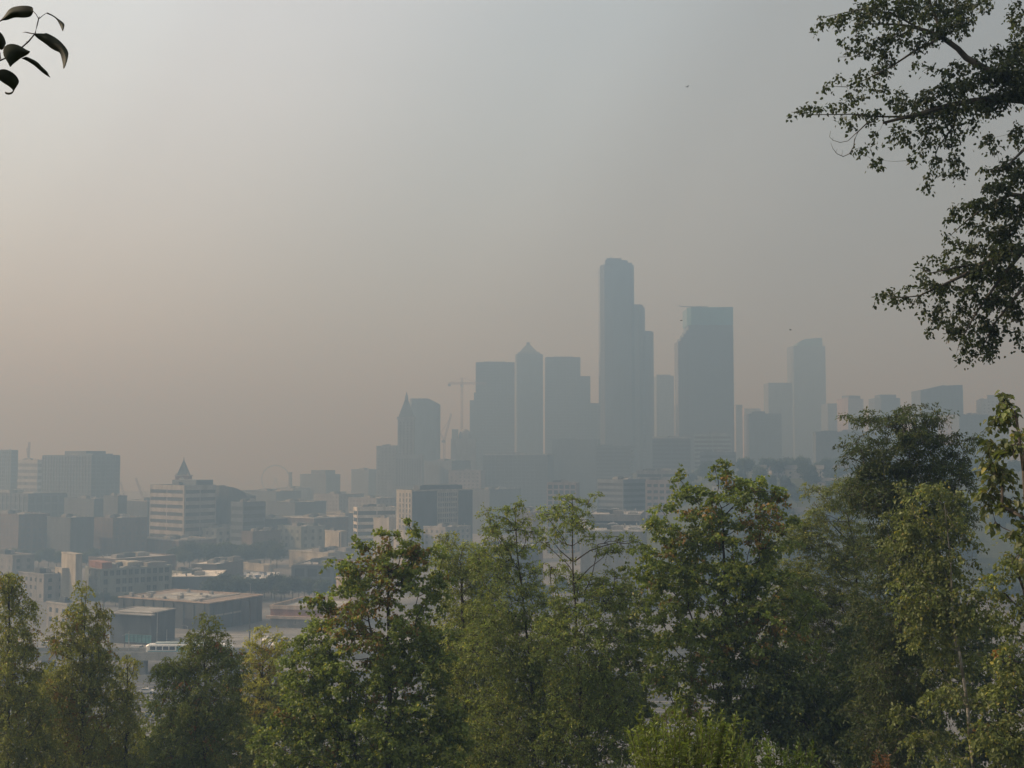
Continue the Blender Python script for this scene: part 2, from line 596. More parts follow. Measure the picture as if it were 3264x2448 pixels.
# glass tower with stepped left shoulder and roof crane
t = Tower('flared_glass_tower', 'broad dark glass tower with stepped left shoulder and slim boom on its roof', 2260, 1440)
a = t.section('shaft', GLASS, [(2197, 0.4), (2206, 0.2), (2270, 0), (2338, 1), (2343, 8)], [1038, 1036, 1036, 1036, 1040], 42)
t.skin(W['dark'], a, 4.2, 3.6, 0.35, 0.9)
a = t.section('crown', TEAL, [(2194, 5), (2206, 0), (2270, -0.8), (2340, 0), (2344, 8)], [981, 980, 980, 978, 978], 42, 1035.8)
for xa, xb, yt, d in ((2189, 2196.8, 1052, 0.8), (2181, 2188.8, 1063, 1.4), (2173, 2180.8, 1074, 2.0), (2164, 2172.8, 1086, 2.6)):
    a = t.section('shoulder', GLASS, [(xa, d + 0.6), (xb, d)], yt, 36)
    t.skin(W['dark'], a, 4.2, 3.0, 0.3, 0.9)
a = t.section('shoulder', GLASS, [(2161.5, 18), (2163.8, 13)], 1290, 34)
m = MB().box(t.lx(2226), t.lx(2264), 10, 22, t.lz(978.5), t.lz(973))
m.build('roof_house', W['slate'], t.root)
MB().tube([(t.lx(2176), 12, t.lz(973)), (t.lx(2245), 15, t.lz(974.5))], [0.5, 0.8]).tube([(t.lx(2176), 12, t.lz(973)), (t.lx(2172), 12, t.lz(969))], 0.5).build('boom', DARKSTEEL, t.root)

def simple_tower(name, label, xl, xr, yt, Y, m, ribs='slate', depth=36, chamfer=0, group='downtown towers', **kw):
    t = Tower(name, label, (xl + xr) / 2, Y, group=group)
    c = chamfer
    foot = [(xl, 8), (xl + c, 0), (xr - c, 0), (xr, 8)] if c else [(xl, 0), (xr, 0)]
    a = t.section('shaft', m, foot, yt, depth)
    t.skin(W[ribs], a, kw.get('floor', 4.0), kw.get('bay', 4.5), kw.get('fin', 0.8), kw.get('band', 1.4))
    return t
t = simple_tower('office_tower', 'dark flat topped slab tower left of the pyramid topped tower', 1516, 1640, 1154, 1620, GLASS, 'slate')
t.box('wing', GLASS, 1497, 1515.9, 1275, 1600, 6, 36)
t.box('wing', GLASS, 1510, 1515.9, 1250, 1274.8, 8, 34)
t.box('roof_house', W['slate'], 1540, 1610, 1151, 1154, 8, 28)
t = simple_tower('pyramid_tower', 'pale tower with pyramid roof and small finial', 1643, 1731, 1128, 1720, W['bluegrey'], 'bluegrey', chamfer=6)
t.box('crown', W['grey'], 1650, 1722, 1122, 1127.8, 3, 33)
x0, x1 = t.lx(1655), t.lx(1714)
xm, ym, zb_, zt = (x0 + x1) / 2, 18.0, t.lz(1121.8), t.lz(1092)
m = MB()
q = [(x0, 5, zb_), (x1, 5, zb_), (x1, 31, zb_), (x0, 31, zb_)]
q2 = [(xm - 1.5, ym - 1.5, zt), (xm + 1.5, ym - 1.5, zt), (xm + 1.5, ym + 1.5, zt), (xm - 1.5, ym + 1.5, zt)]
for i in range(4):
    m.poly([q[i], q[(i + 1) % 4], q2[(i + 1) % 4], q2[i]])
m.poly(q2); m.poly(q[::-1])
m.build('pyramid_roof', W['slate'], t.root)
MB().box(xm - 2.4, xm + 2.4, ym - 2.4, ym + 2.4, zt - 1.5, t.lz(1087)).build('finial', W['slate'], t.root)
t = simple_tower('office_tower', 'dark flat topped tower with lower step on its right', 1739, 1851, 1138, 1640, GLASS, 'slate', chamfer=2)
a = t.section('wing', GLASS, [(1851.3, 4), (1882, 4)], 1198, 36)
t.skin(W['slate'], a)
a = t.section('wing', GLASS, [(1882.3, 8), (1918, 8)], 1284, 36)
t.skin(W['slate'], a)
t.box('roof_house', W['slate'], 1765, 1830, 1135.5, 1138, 6, 26)
simple_tower('office_tower', 'pale slim tower squeezed between the tallest dark tower and the glass tower', 2093, 2148, 1198, 1760, W['bluegrey'], 'grey', group='downtown towers').box('roof_house', W['grey'], 2096, 2140, 1193, 1198, 6, 26)
# right-hand group
t = simple_tower('round_top_tower', 'pale blue tower with curved crown right of the broad glass tower', 2527, 2637, 1103, 1980, W['bluegrey'], 'bluegrey', chamfer=5)
a = t.section('crown', TEAL, [(2546, 4), (2556, 3), (2572, 2), (2600, 2), (2626, 3)], [1094, 1086, 1080, 1078, 1076], 30, 1102.8)
simple_tower('apartment_tower', 'square blue grey tower at the foot of the curved crown tower', 2450, 2526, 1220, 1900, W['bluegrey'], 'bluegrey')
simple_tower('hotel_tower', 'low hazy tower hard against the right edge of the broad glass tower', 2345, 2366, 1290, 1800, W['grey'], 'grey')
simple_tower('apartment_tower', 'hazy pinkish block behind the bushes of the hill', 2372, 2424, 1302, 2050, W['pink'], 'grey')
simple_tower('apartment_tower', 'hazy blue block in front of the square blue grey tower', 2388, 2490, 1318, 1500, W['slate'], 'bluegrey').box('roof_house', W['slate'], 2400, 2440, 1311, 1318)
simple_tower('apartment_tower', 'low hazy block between the curved crown tower and pink sided tower', 2638, 2669, 1286, 1700, W['bluegrey'], 'grey')
def two_face_tower(name, label, xl, xc, xr, yt, Y, lit, shade, **kw):
    return bld(name, label, xl, xc, xr, yt, Y, lit, kw.pop('style', 'punched'), cat='skyscraper', group='downtown towers', **kw)
b = bld('apartment_tower', 'small tower with sunlit pink side and blue grey front', 2668, 2702, 2752, 1270, 1650, 'pink', 'punched', a=math.radians(62), cat='skyscraper', group='downtown towers', fl=3.3, bay=4.0)
b.block('roof_house', W['slate'], 2676, 2700, 1260)
t = simple_tower('apartment_tower', 'dark blue tower with rounded shoulders behind the dark compound leaf tree', 2796, 2876, 1268, 1500, W['slate'], 'slate', chamfer=14)
t.box('crown', W['slate'], 2810, 2862, 1257, 1268, 6, 28)
t = Tower('slanted_roof_tower', 'wide dark blue tower with slanted roof line above the leafy treetop', 3000, 1350, group='downtown towers')
a = t.section('shaft', W['slate'], [(2938, 3), (2962, 1), (3005, 0), (3020, 0), (3072, 2)], [1243, 1238, 1228, 1229, 1226], 34)
t.skin(W['bluegrey'], a, 3.4, 4.0, 0.5, 1.0)
bld('hill_apartments', 'sunlit pinkish low block at the foot of the slanted roof tower', 2990, 3060, 3170, 1322, 1250, 'pink', 'punched', a=math.radians(25), group='blocks on the hill')
bld('hill_apartments', 'blue grey block in front of the sunlit pinkish block on the hill', 3057, 3150, 3200, 1321, 1180, 'bluegrey', 'punched', a=DT, depth=30, group='blocks on the hill')
bld('hill_apartments', 'pale block with two roof steps near the right cottonwood leaves', 3128, 3215, 3264, 1271, 1350, 'concrete', 'punched', a=DT, depth=30, group='blocks on the hill').block('roof_house', W['grey'], 3150, 3210, 1258)
bld('hill_apartments', 'broad grey blue block low on the wooded hill at far right', 2600, 2820, 2900, 1375, 1150, 'slate', 'punched', a=DT, depth=30, group='blocks on the hill')
bld('hill_apartments', 'long dim blue block behind the leafy treetops at far right', 2850, 3110, 3300, 1420, 1000, 'slate', 'punched', a=DT, depth=30, group='blocks on the hill')

# old white tower with pyramid roof
t = Tower('old_pyramid_tower', 'slender old tower with pointed pyramid roof and broad windowed base', 1292, 1310, zbase=4)
def sq(t, xl, xr, yt, yb, y0, depth=None):
    return (t.lx(xl), t.lx(xr), y0, y0 + (depth or (t.lx(xr) - t.lx(xl))), t.lz(yb), t.lz(yt))
OW = mat('weathered_terracotta', (0.22, 0.215, 0.20), 0.8)
m = MB().box(*sq(t, 1267, 1318, 1336, 1700, 4))
m.build('shaft', OW, t.root)
MB().box(*sq(t, 1264.5, 1320.5, 1328, 1335.8, 3.2)).build('cornice', OW, t.root)
cx_, cy_ = (t.lx(1268) + t.lx(1317)) / 2, 4 + (t.lx(1318) - t.lx(1267)) / 2
r0 = (t.lx(1316) - t.lx(1269)) / 2 * 1.414
MB().cone(cx_, cy_, t.lz(1327.8), t.lz(1272), r0, 2.2, 4, math.pi / 4).build('pyramid_roof', W['slate'], t.root)
MB().cone(cx_, cy_, t.lz(1272), t.lz(1258), 2.0, 1.3, 8).cone(cx_, cy_, t.lz(1258), t.lz(1246), 1.0, 0.2, 6).build('spire', W['slate'], t.root)
m = MB()
for c in range(4):
    for r_ in range(22):
        xx = t.lx(1273 + c * 11.5)
        zz = t.lz(1345 + r_ * 9)
        m.box(xx, xx + 1.7, 3.9, 4.1, zz - 1.7, zz)
m.build('window_rows', PANE, t.root, kind='stuff')
b0 = sq(t, 1260, 1345, 1452, 1700, 0, 34)
MB().box(*b0).build('base', OW, t.root)
MB().box(b0[0] - 0.7, b0[1] + 0.7, -0.7, 34.5, t.lz(1453), t.lz(1449)).build('cornice', OW, t.root)
m = MB()
for c in range(5):
    for r_ in range(12):
        xx = t.lx(1264 + c * 8.4)
        zz = t.lz(1462 + r_ * 7.4)
        m.box(xx, xx + 1.5, -0.08, 0.05, zz - 1.6, zz)
        xx = t.lx(1306 + c * 7.8)
        m.box(xx, xx + 1.5, -0.08, 0.05, zz - 1.6, zz)
m.build('window_rows', PANE, t.root, kind='stuff')

t = Tower('curved_roof_tower', 'grey tower with roof curving down to its right edge', 1348, 1480, group='downtown towers')
a = t.section('shaft', W['bluegrey'], [(1304, 6), (1312, 0), (1360, 0), (1372, 0), (1384, 0), (1397, 1)], [1271, 1270, 1270, 1273, 1279, 1286], 40)
t.skin(W['bluegrey'], a, 4.0, 4.6, 0.8, 1.4)
t = Tower('domed_building', 'low building with rounded dome roof below the tower crane', 1480, 1400, group='downtown blocks')
t.section('wall', W['grey'], [(1437, 2), (1516, 2)], 1398, 30)
x0, x1 = t.lx(1460), t.lx(1500)
m = MB()
rr, xm = (x1 - x0) / 2, (x0 + x1) / 2
hts = t.lz(1366) - t.lz(1397.8)
pr = [(rr, 0), (rr * 0.97, 0.35), (rr * 0.86, 0.62), (rr * 0.66, 0.83), (rr * 0.38, 0.95), (0.3, 1.0)]
for (ra, za), (rb, zb_) in zip(pr, pr[1:]):
    m.cone(xm, 16, t.lz(1397.8) + za * hts, t.lz(1397.8) + zb_ * hts, ra, rb, 20)
m.build('dome', W['grey'], t.root)
t.box('wing', W['greengrey'], 1440, 1458, 1368, 1397.8, 4, 26)

# cranes
def lattice(m, p0, p1, wd, n):
    p0, p1 = Vector(p0), Vector(p1)
    d = (p1 - p0)
    u = d.normalized()
    a = u.cross(Vector((0, 1, 0))).normalized() * wd / 2
    b = u.cross(a).normalized() * wd / 2
    cs = [a + b, a - b, -a - b, -a + b]
    for c in cs:
        m.tube([p0 + c, p1 + c], wd * 0.10, 4)
    for i in range(n):
        f0, f1 = i / n, (i + 1) / n
        for k in range(4):
            m.tube([p0 + d * f0 + cs[k], p0 + d * f1 + cs[(k + 1) % 4]], wd * 0.07, 3)
cr = tag(empty('tower_crane', (at(1472, 1459, 1500).x, 1500, 5)), 'tall hammerhead tower crane with its jib level', 'crane', 'construction cranes')
X0 = at(1472, 1459, 1500).x
lz = lambda py, Y: at(CX, py, Y).z - 5
m = MB(); lattice(m, (0, 0, 40), (0, 0, lz(1222, 1500)), 2.2, 40); m.build('mast', CRANE_M, cr)
m = MB(); lattice(m, (at(1430, 1222, 1500).x - X0, 0, lz(1222, 1500)), (at(1550, 1222, 1500).x - X0, 0, lz(1222, 1500)), 1.8, 28); m.build('jib', CRANE_M, cr)
m = MB(); lattice(m, (0, 0, lz(1220, 1500)), (0, 0, lz(1204, 1500)), 1.8, 4)
m.tube([(0, 0, lz(1204, 1500)), (at(1432, 1222, 1500).x - X0, 0, lz(1221, 1500))], 0.16, 3).tube([(0, 0, lz(1204, 1500)), (at(1530, 1222, 1500).x - X0, 0, lz(1221, 1500))], 0.16, 3)
m.build('cathead', CRANE_M, cr)
MB().box(at(1432, 0, 1500).x - X0, at(1440, 0, 1500).x - X0, -1.2, 1.2, lz(1231, 1500), lz(1223, 1500)).build('counterweight', W['grey'], cr)
MB().box(-1.8, 1.8, -3.2, -1.2, lz(1234, 1500), lz(1226, 1500)).build('cab', W['white'], cr)

def luffer(px, ybase, xtip, ytip, xtail, ytail, Y, label, zb):
    X = at(px, 1459, Y).x
    r = tag(empty('luffing_crane', (X, Y, zb)), label, 'crane', 'construction cranes')
    L = lambda x_, y_: (at(x_, 1459, Y).x - X, 0, at(CX, y_, Y).z - zb)
    m = MB(); lattice(m, (0, 0, 0), L(px, ybase), 2.0, 20); m.build('mast', CRANE_M, r)
    m = MB(); lattice(m, L(px, ybase), L(xtip, ytip), 1.7, 22); m.build('boom', CRANE_M, r)
    m = MB(); lattice(m, L(px, ybase), L(xtail, ytail), 1.4, 6)
    m.tube([L(xtail, ytail), L(px + (xtip - px) * 0.8, ybase + (ytip - ybase) * 0.8)], 0.2, 3)
    m.build('counter_jib', CRANE_M, r)
    b = L(px, ybase)
    MB().box(b[0] - 3.2, b[0] + 1.5, -1.6, 1.6, b[2] - 2.2, b[2] + 0.6).build('machine_house', W['grey'], r)
luffer(1416, 1405, 1438, 1318, 1403, 1381, 1480, 'raised luffing crane boom right of the curved roof tower', 5)
luffer(459, 1590, 434, 1524, 470, 1575, 1500, 'thin raised crane boom with a knob tip left of the clock tower', 4)
luffer(402, 1592, 385, 1535, 408, 1580, 1650, 'faint slanting crane boom just right of the left tower block', 4)
luffer(91, 1462, 92.5, 1409, 86, 1428, 1380, 'small upright crane on the far left roofs', 4)

# wheel and chimney at the waterfront
wy = 2380
wc = at(878, 1534, wy)
wh = tag(empty('ferris_wheel', (wc.x, wy, 5.5)), 'faint big observation wheel on the waterfront horizon', 'ferris wheel')
R_ = 44 * wy / FOCAL
hc = wc.z - 5.5
hc = max(hc, R_ + 1.5)
m = MB()
for dy in (-1.2, 1.2):
    m.tube([(R_ * math.cos(t_), dy, hc + R_ * math.sin(t_)) for t_ in np.linspace(0, 2 * math.pi, 49)], 0.75, 5)
m.build('rim', W['grey'], wh)
m = MB()
for k in range(21):
    t_ = 2 * math.pi * k / 21
    m.tube([(0, 0, hc), (R_ * math.cos(t_), 0, hc + R_ * math.sin(t_))], 0.14, 3)
m.build('spokes', W['white'], wh, kind='stuff')
MB().cone(0, 0, hc - 1.6, hc + 1.6, 1.8, 1.8, 10).build('hub', W['white'], wh)
m = MB()
for sx in (-1, 1):
    for dy in (-4, 4):
        m.tube([(0, dy * 0.4, hc), (sx * 11, dy, 0)], 0.7, 5)
m.build('support', W['white'], wh)
gm = MB().box(-1.1, 1.1, -1.0, 1.0, -2.6, -0.4).mesh('gondola', W['grey'])
for k in range(24):
    t_ = 2 * math.pi * k / 24
    g = link('gondola', gm, wh)
    g.location = (R_ * math.cos(t_), 0, hc + R_ * math.sin(t_))
chy = 1700
cc = at(926, 1459, chy)
ch = tag(empty('chimney', (cc.x, chy, 4)), 'stout industrial chimney beside the observation wheel', 'chimney')
MB().cone(0, 0, 0, at(0, 1510, chy).z - 4, 3.3, 2.4, 14).build('shaft', W['brick'], ch)
MB().cone(0, 0, at(0, 1509.9, chy).z - 4, at(0, 1505, chy).z - 4, 2.8, 2.8, 14).build('rim', W['brick'], ch)

# railway clock tower
t = Tower('clock_tower', 'railway clock tower with steep pyramid spire behind the banded office block', 580, 980, zbase=4, cat='clock tower')
w2 = (t.lx(602) - t.lx(560)) / 2
cx_ = t.lx(581)
MB().box(cx_ - w2, cx_ + w2, 2, 2 + 2 * w2, 0, t.lz(1518)).build('shaft', W['redbrick'], t.root)
MB().box(cx_ - w2 - 0.6, cx_ + w2 + 0.6, 1.4, 2.6 + 2 * w2, t.lz(1517.9), t.lz(1514)).build('cornice', W['tan'], t.root)
MB().cone(cx_, 2 + w2, t.lz(1513.9), t.lz(1468), (w2 - 0.9) * 1.414, 0.55, 4, math.pi / 4).build('spire', W['slate'], t.root)
MB().cone(cx_, 2 + w2, t.lz(1468), t.lz(1456), 0.5, 0.08, 6).build('finial', DARKSTEEL, t.root)
m = MB()
for sx in (-1, 1):
    m.cone(cx_ + sx * (w2 - 0.6), 2.5, t.lz(1513.9), t.lz(1506), 0.7, 0.1, 4, math.pi / 4)
m.build('corner_pinnacle', W['tan'], t.root)
fm = MB()
fm.prism([(2.1 * math.cos(k * math.pi / 12), 2.1 * math.sin(k * math.pi / 12)) for k in range(24)], 0, 0.25)
o = fm.build('clock_face', W['white'], t.root)
o.location = (cx_, 1.98, t.lz(1529)); o.rotation_euler = (math.pi / 2, 0, 0)
MB().box(-0.1, 0.1, 0, 1.6, 0.26, 0.34).box(0, 1.1, -0.1, 0.1, 0.35, 0.40).build('clock_hand', DARKSTEEL, o)

# ------------------------------------------------------------------ city blocks, far to near
G1, G2, G3 = 'blocks of the old quarter', 'low buildings of the industrial flats', 'downtown blocks'
bld('waterfront_block', 'broad hazy block with rounded right shoulder beside the industrial chimney', 957, 1040, 1085, 1512, 1500, 'slate', group=G3).block('roof_house', W['slate'], 985, 1030, 1499)
bld('waterfront_block', 'hazy flat block left of the tall slab beside the old pyramid tower', 1120, 1175, 1206, 1496, 1600, 'slate', group=G3)
bld('slab_tower', 'hazy flat topped slab just left of the old pyramid tower', 1200, 1262, 1275, 1421, 1380, 'grey', a=DT, depth=25, group=G3)
bld('harbour_shed', 'long hazy grey green shed on the horizon below the observation wheel', 760, 880, 960, 1566, 1250, 'slate', 'blank', group=G2)
bld('harbour_shed', 'hazy low shed with pale roof line at the chimney foot', 880, 935, 1000, 1556, 1500, 'grey', 'blank', rm=ROOF_GREY, group=G2)
bld('courthouse', 'massive grey classical block with pale cornice in front of the slab towers', 1540, 1745, 1782, 1446, 1280, 'slate', 'fins', a=DT, depth=50, pm=W['concrete'], parapet=1.4, units=4, group=G3)
bld('office_block', 'hazy mid height block between the old pyramid tower and the classical block', 1345, 1440, 1500, 1468, 1330, 'bluegrey', group=G3)
bld('office_block', 'hazy pinkish block left of the classical block', 1430, 1532, 1560, 1500, 1250, 'pink', a=DT, depth=30, group=G3)
bld('office_block', 'small hazy block right of the windowed block below the classical block', 1500, 1560, 1660, 1560, 1120, 'slate', group=G3)
bld('office_block', 'dim block below the tallest dark skyscraper with floor bands', 1900, 2010, 2080, 1420, 1250, 'slate', 'bands', a=DT, depth=35, group=G3)
bld('office_block', 'square dark blue block with pale roof slab below the broad glass tower', 2080, 2200, 2215, 1392, 1150, 'slate', 'bands', a=DT, depth=30, rm=ROOF_GREY, parapet=1.6, pm=W['concrete'], glass=GLASS, units=4, group=G3)
bld('office_block', 'pale banded block right of the square dark blue block', 2212, 2330, 2350, 1382, 1200, 'greengrey', 'bands', a=DT, depth=30, group=G3)
bld('office_block', 'low pale banded block beneath the hill apartments', 2232, 2345, 2400, 1440, 1050, 'bluegrey', 'bands', a=DT, depth=30, group=G3)
bld('office_block', 'dim wide block filling the foot of the dark stepped tower pair', 1760, 1905, 1940, 1400, 1350, 'slate', 'punched', a=DT, depth=35, group=G3)
bld('office_block', 'low pink grey block with upright window strips left of the bluish block', 1745, 1835, 1905, 1538, 900, 'pink', 'fins', a=DT, depth=24, group=G3)
bld('office_block', 'bluish block with a white corner pipe and two roof stacks', 1905, 1986, 2056, 1528, 880, 'bluegrey', 'bands', a=math.radians(48), group=G3)
bld('parking_deck', 'long low deck with pale roof line below the square dark blue block', 2030, 2190, 2330, 1500, 930, 'grey', 'bands', a=DT, depth=30, rm=ROOF_WHITE, group=G3)
bld('office_block', 'grey pink block half hidden behind the maple with orange leaves', 2060, 2160, 2230, 1530, 850, 'pink', 'grid', a=DT, depth=24, group=G3)

# far left
bld('office_tower', 'flat topped tower cut by the left edge of the picture', -90, 36, 56, 1434, 1240, 'bluegrey', 'fins', group=G3)
b = bld('office_tower', 'pale link block with striped bay left of the broad tower block', 50, 120, 145, 1466, 1330, 'concrete', 'bands', fl=6.5, group=G3)
b = bld('tower_block', 'broad tower block with set back roof house at far left', 137, 292, 381, 1450, 1120, 'slate', 'fins', bay=5.0, group=G3)
b.block('roof_house', W['slate'], 193, 262, 1437)
b.block('lift_house', W['bluegrey'], 262, 284, 1446)
bld('station_hall', 'long dark hall below the tower cut by the left edge', -120, 90, 210, 1573, 1000, 'slate', 'fins', bay=7, fl=6, group=G1)
bld('station_hall', 'dark block below the broad tower block', 205, 300, 352, 1590, 960, 'slate', 'punched', group=G1)
bld('station_hall', 'dark stepped block right below the broad tower block', 330, 376, 405, 1580, 940, 'slate', 'punched', group=G1)
bld('station_hall', 'low dark block with pale cornice left of the banded office block', 395, 470, 560, 1596, 990, 'slate', 'punched', pm=W['concrete'], group=G1)
bld('brick_block', 'dim brick block under the dark hall at far left', -80, 60, 160, 1640, 840, 'brick', group=G1)
bld('brick_block', 'dim green grey block right of the dim brick block at far left', 150, 225, 300, 1650, 820, 'slate', group=G1)
bld('brick_block', 'dim brown block under the stepped dark block', 280, 360, 470, 1652, 840, 'brick', group=G1)

# banded office block and its wings
b = bld('banded_office', 'white banded corner office block in front of the clock tower', 480, 588, 688, 1547, 900, 'concrete', 'bands', fl=5.5, frac=0.52, single=True, units=3, group=G3)
MB().box(b.w / 2 - 1.1, b.w / 2 + 0.5, -b.d / 2 - 0.5, -b.d / 2 + 1.1, 0, b.h - 0.02).build('corner_pier', W['concrete'], b.root)
MB().box(-b.w * 0.25, b.w / 2 - 2, b.d / 2 - 16, b.d / 2 - 1, b.h + 0.13, b.hz(1531)).build('roof_house', W['bluegrey'], b.root)
# curved annex
t = Tower('curved_annex', 'dark annex with its roof curving down right of the banded office block', 735, 930, zbase=4, cat='building', group=G3)
a = t.section('wall', W['slate'], [(686, 6), (700, 3), (733, 0), (750, 0), (765, 0), (778, 1), (792, 3)], [1548, 1548, 1551, 1554, 1559, 1568, 1584], 30)
t.skin(W['slate'], a, 4.2, 6, 0.5, 1.6)
bld('banded_annex', 'low dark annex with dull floor bands right of the curved annex', 738, 775, 845, 1600, 880, 'bluegrey', 'bands', fl=5.0, single=True, group=G3)

# middle ground old quarter
bld('brick_block', 'brick block with pale roof edge below the banded office block', 440, 570, 690, 1722, 850, 'brick', 'punched', bay=5.5, fl=5, pm=W['concrete'], units=5, group=G1)
bld('cream_block', 'low cream fronted block with dark windows behind the street trees', 615, 690, 785, 1684, 900, 'cream', 'punched', bay=6, fl=5, rm=ROOF_GREY, units=6, group=G1)
bld('brick_block', 'plain brown brick cube right of the cream fronted block', 770, 806, 895, 1694, 850, 'brick', 'blank', rm=ROOF_GREY, units=6, group=G1)
bld('grey_block', 'tall grey green block left of the blank cream tower', 885, 960, 1035, 1678, 870, 'greengrey', 'punched', bay=6, fl=5, units=6, rm=ROOF_GREY, group=G1)
bld('grey_block', 'brown block with white roof ledge behind the tall grey green block', 905, 1000, 1110, 1650, 930, 'brick', 'punched', pm=W['white'], rm=ROOF_GREY, units=5, group=G1)
bld('grey_block', 'grey block with pale striped roof behind the brown cube', 780, 870, 960, 1652, 940, 'slate', 'punched', pm=W['concrete'], rm=ROOF_GREY, units=5, group=G1)
bld('grey_block', 'faint warehouse with cream roof line left of the white banded office', 1040, 1100, 1150, 1635, 1020, 'grey', 'punched', rm=ROOF_WHITE, pm=W['cream'], units=4, group=G1)
bld('grey_block', 'faint dim warehouse below the industrial chimney', 850, 940, 1040, 1600, 1080, 'slate', 'punched', rm=ROOF_GREY, units=4, group=G1)
bld('grey_block', 'hazy loft block below the broad hazy waterfront block', 1000, 1080, 1160, 1575, 1180, 'grey', 'punched', rm=ROOF_GREY, units=4, group=G1)
bld('grey_block', 'hazy loft block with pale roof left of the windowed block', 1110, 1200, 1268, 1588, 1100, 'grey', 'punched', rm=ROOF_WHITE, units=5, group=G1)
bld('white_banded_office', 'low office with white floor bands left of the windowed block', 1128, 1140, 1262, 1617, 880, 'white', 'bands', a=math.radians(70), fl=4.6, frac=0.42, single=True, rm=ROOF_GREY, group=G1)
b = bld('windowed_block', 'square block with cream windowed corner and dark right side', 1264, 1312, 1506, 1562, 820, 'cream', 'blank', a=math.radians(48), group=G1)
b.windows('left', 4, 7, 0.14, 1.0, b.hz(1690), b.hz(1570), 1.6, 2.7)
b.windows('right', 9, 7, 0.42, 0.74, b.hz(1690), b.hz(1570), 1.0, 2.2, frame=W['concrete'])
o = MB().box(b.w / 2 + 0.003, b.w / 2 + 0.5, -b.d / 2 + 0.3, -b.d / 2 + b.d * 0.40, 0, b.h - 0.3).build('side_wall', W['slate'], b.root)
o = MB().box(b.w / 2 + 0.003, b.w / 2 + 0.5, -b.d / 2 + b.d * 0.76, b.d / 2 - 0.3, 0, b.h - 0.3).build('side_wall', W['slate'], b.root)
b.block('roof_house', W['slate'], 1290, 1308, 1549)
MB().box(-b.w * 0.2, b.w * 0.35, -b.d * 0.3, b.d * 0.3, b.h + 0.13, b.hz(1547)).build('roof_house', W['slate'], b.root)
bld('cream_block', 'beige blocks with a dark slit under the windowed block', 1190, 1240, 1262, 1652, 860, 'cream', 'blank', group=G1)
bld('cream_block', 'small cream block behind the crown of the rusty maple', 1255, 1300, 1345, 1690, 800, 'cream', 'punched', group=G1)
bld('cream_block', 'low white roofed block right of the windowed block foot', 1350, 1420, 1500, 1680, 800, 'concrete', 'punched', rm=ROOF_WHITE, group=G1)
bld('pink_warehouse', 'large pinkish warehouse wall seen through the airy twin trees', 1640, 1700, 1790, 1632, 640, 'pink', 'blank', a=DT, depth=40, rm=ROOF_GREY, group=G2)
bld('pink_warehouse', 'grey blue shed below the large pinkish warehouse', 1500, 1690, 1900, 1745, 560, 'bluegrey', 'blank', a=DT, depth=30, rm=ROOF_GREY, group=G2)
bld('flat_shed', 'wide pale grey shed roof left of the maple with orange leaves', 1870, 2040, 2150, 1640, 640, 'grey', 'bands', a=DT, depth=50, rm=ROOF_GREY, group=G2, fl=5)
bld('flat_shed', 'grey shed with white roof edge below the wide pale grey shed', 1850, 2050, 2150, 1690, 560, 'grey', 'blank', a=DT, depth=40, rm=ROOF_GREY, pm=W['white'], group=G2)

# blank cream tower and its hall
b = bld('cream_tower', 'tall blank cream tower with darker right flank', 1036, 1086, 1105, 1693, 790, 'cream', 'blank', a=math.radians(48), rm=ROOF_GREY, units=1, group=G1)
MB().box(b.w / 2 + 0.003, b.w / 2 + 0.3, -b.d / 2 + 0.4, b.d / 2 - 0.1, 0, b.h - 0.5).build('shaded_flank', W['concrete'], b.root)  # darker skin puts the flank's weaker light into its colour
MB().tube([(b.w / 2 - 1.2, -b.d / 2 - 0.2, 0), (b.w / 2 - 1.2, -b.d / 2 - 0.2, b.h)], 0.3).build('downpipe', DARKSTEEL, b.root)
b = bld('cream_hall', 'low cream hall stretching left from the blank cream tower', 922, 1046, 1140, 1762, 765, 'cream', 'blank', a=math.radians(40), depth=26, rm=ROOF_GREY, units=9, group=G1)
b = bld('dark_shed', 'broad shed in shade with white roof lines below the cream hall', 935, 1100, 1220, 1800, 665, 'slate', 'fins', a=math.radians(10), depth=30, bay=8, fl=5, rm=ROOF_GREY, units=4, pm=W['grey'], group=G2)
MB().box(-b.w * 0.1, b.w * 0.12, -8, 4, b.h + 0.13, b.h + 3.5).build('roof_unit', W['slate'], b.root)
MB().box(b.w * 0.2, b.w * 0.48, -6, 2, b.h + 0.13, b.h + 2.2).build('roof_unit', W['redbrick'], b.root)
bld('cream_shed', 'small tan shed at the left flank of the rusty maple', 1072, 1120, 1160, 1843, 600, 'tan', 'blank', a=math.radians(40), depth=12, group=G2)
b = bld('cream_wall_shed', 'cream walled shed behind the crowded car lot', 776, 858, 872, 1799, 755, 'cream', 'blank', a=math.radians(40), rm=ROOF_GREY, units=3, group=G2)
m_ = MB().box(-0.25, 0.25, -0.3, 0, 0, b.h - 0.3).mesh('pilaster', W['concrete'])
for i in range(4):
    o = link('pilaster', m_, b.root)
    o.location = (b.w * (0.32 + 0.05 * i), -b.d / 2, 0)
bld('brick_shed', 'flat brick shed with littered pale roof left of the car lot', 610, 690, 770, 1798, 715, 'brick', 'blank', a=math.radians(14), depth=34, rm=ROOF_WHITE, pm=W['grey'], units=8, parapet=0.4, group=G2)
bld('long_shed', 'long low shed with white roof and shaded blue wall', 540, 700, 730, 1836, 645, 'bluegrey', 'blank', a=math.radians(-8), depth=36, rm=ROOF_WHITE, pm=W['cream'], parapet=0.3, units=4, group=G2)
bld('grey_block', 'small white roofed store right of the pale green windowed block', 545, 580, 620, 1822, 660, 'greengrey', 'blank', rm=ROOF_WHITE, units=3, group=G2)

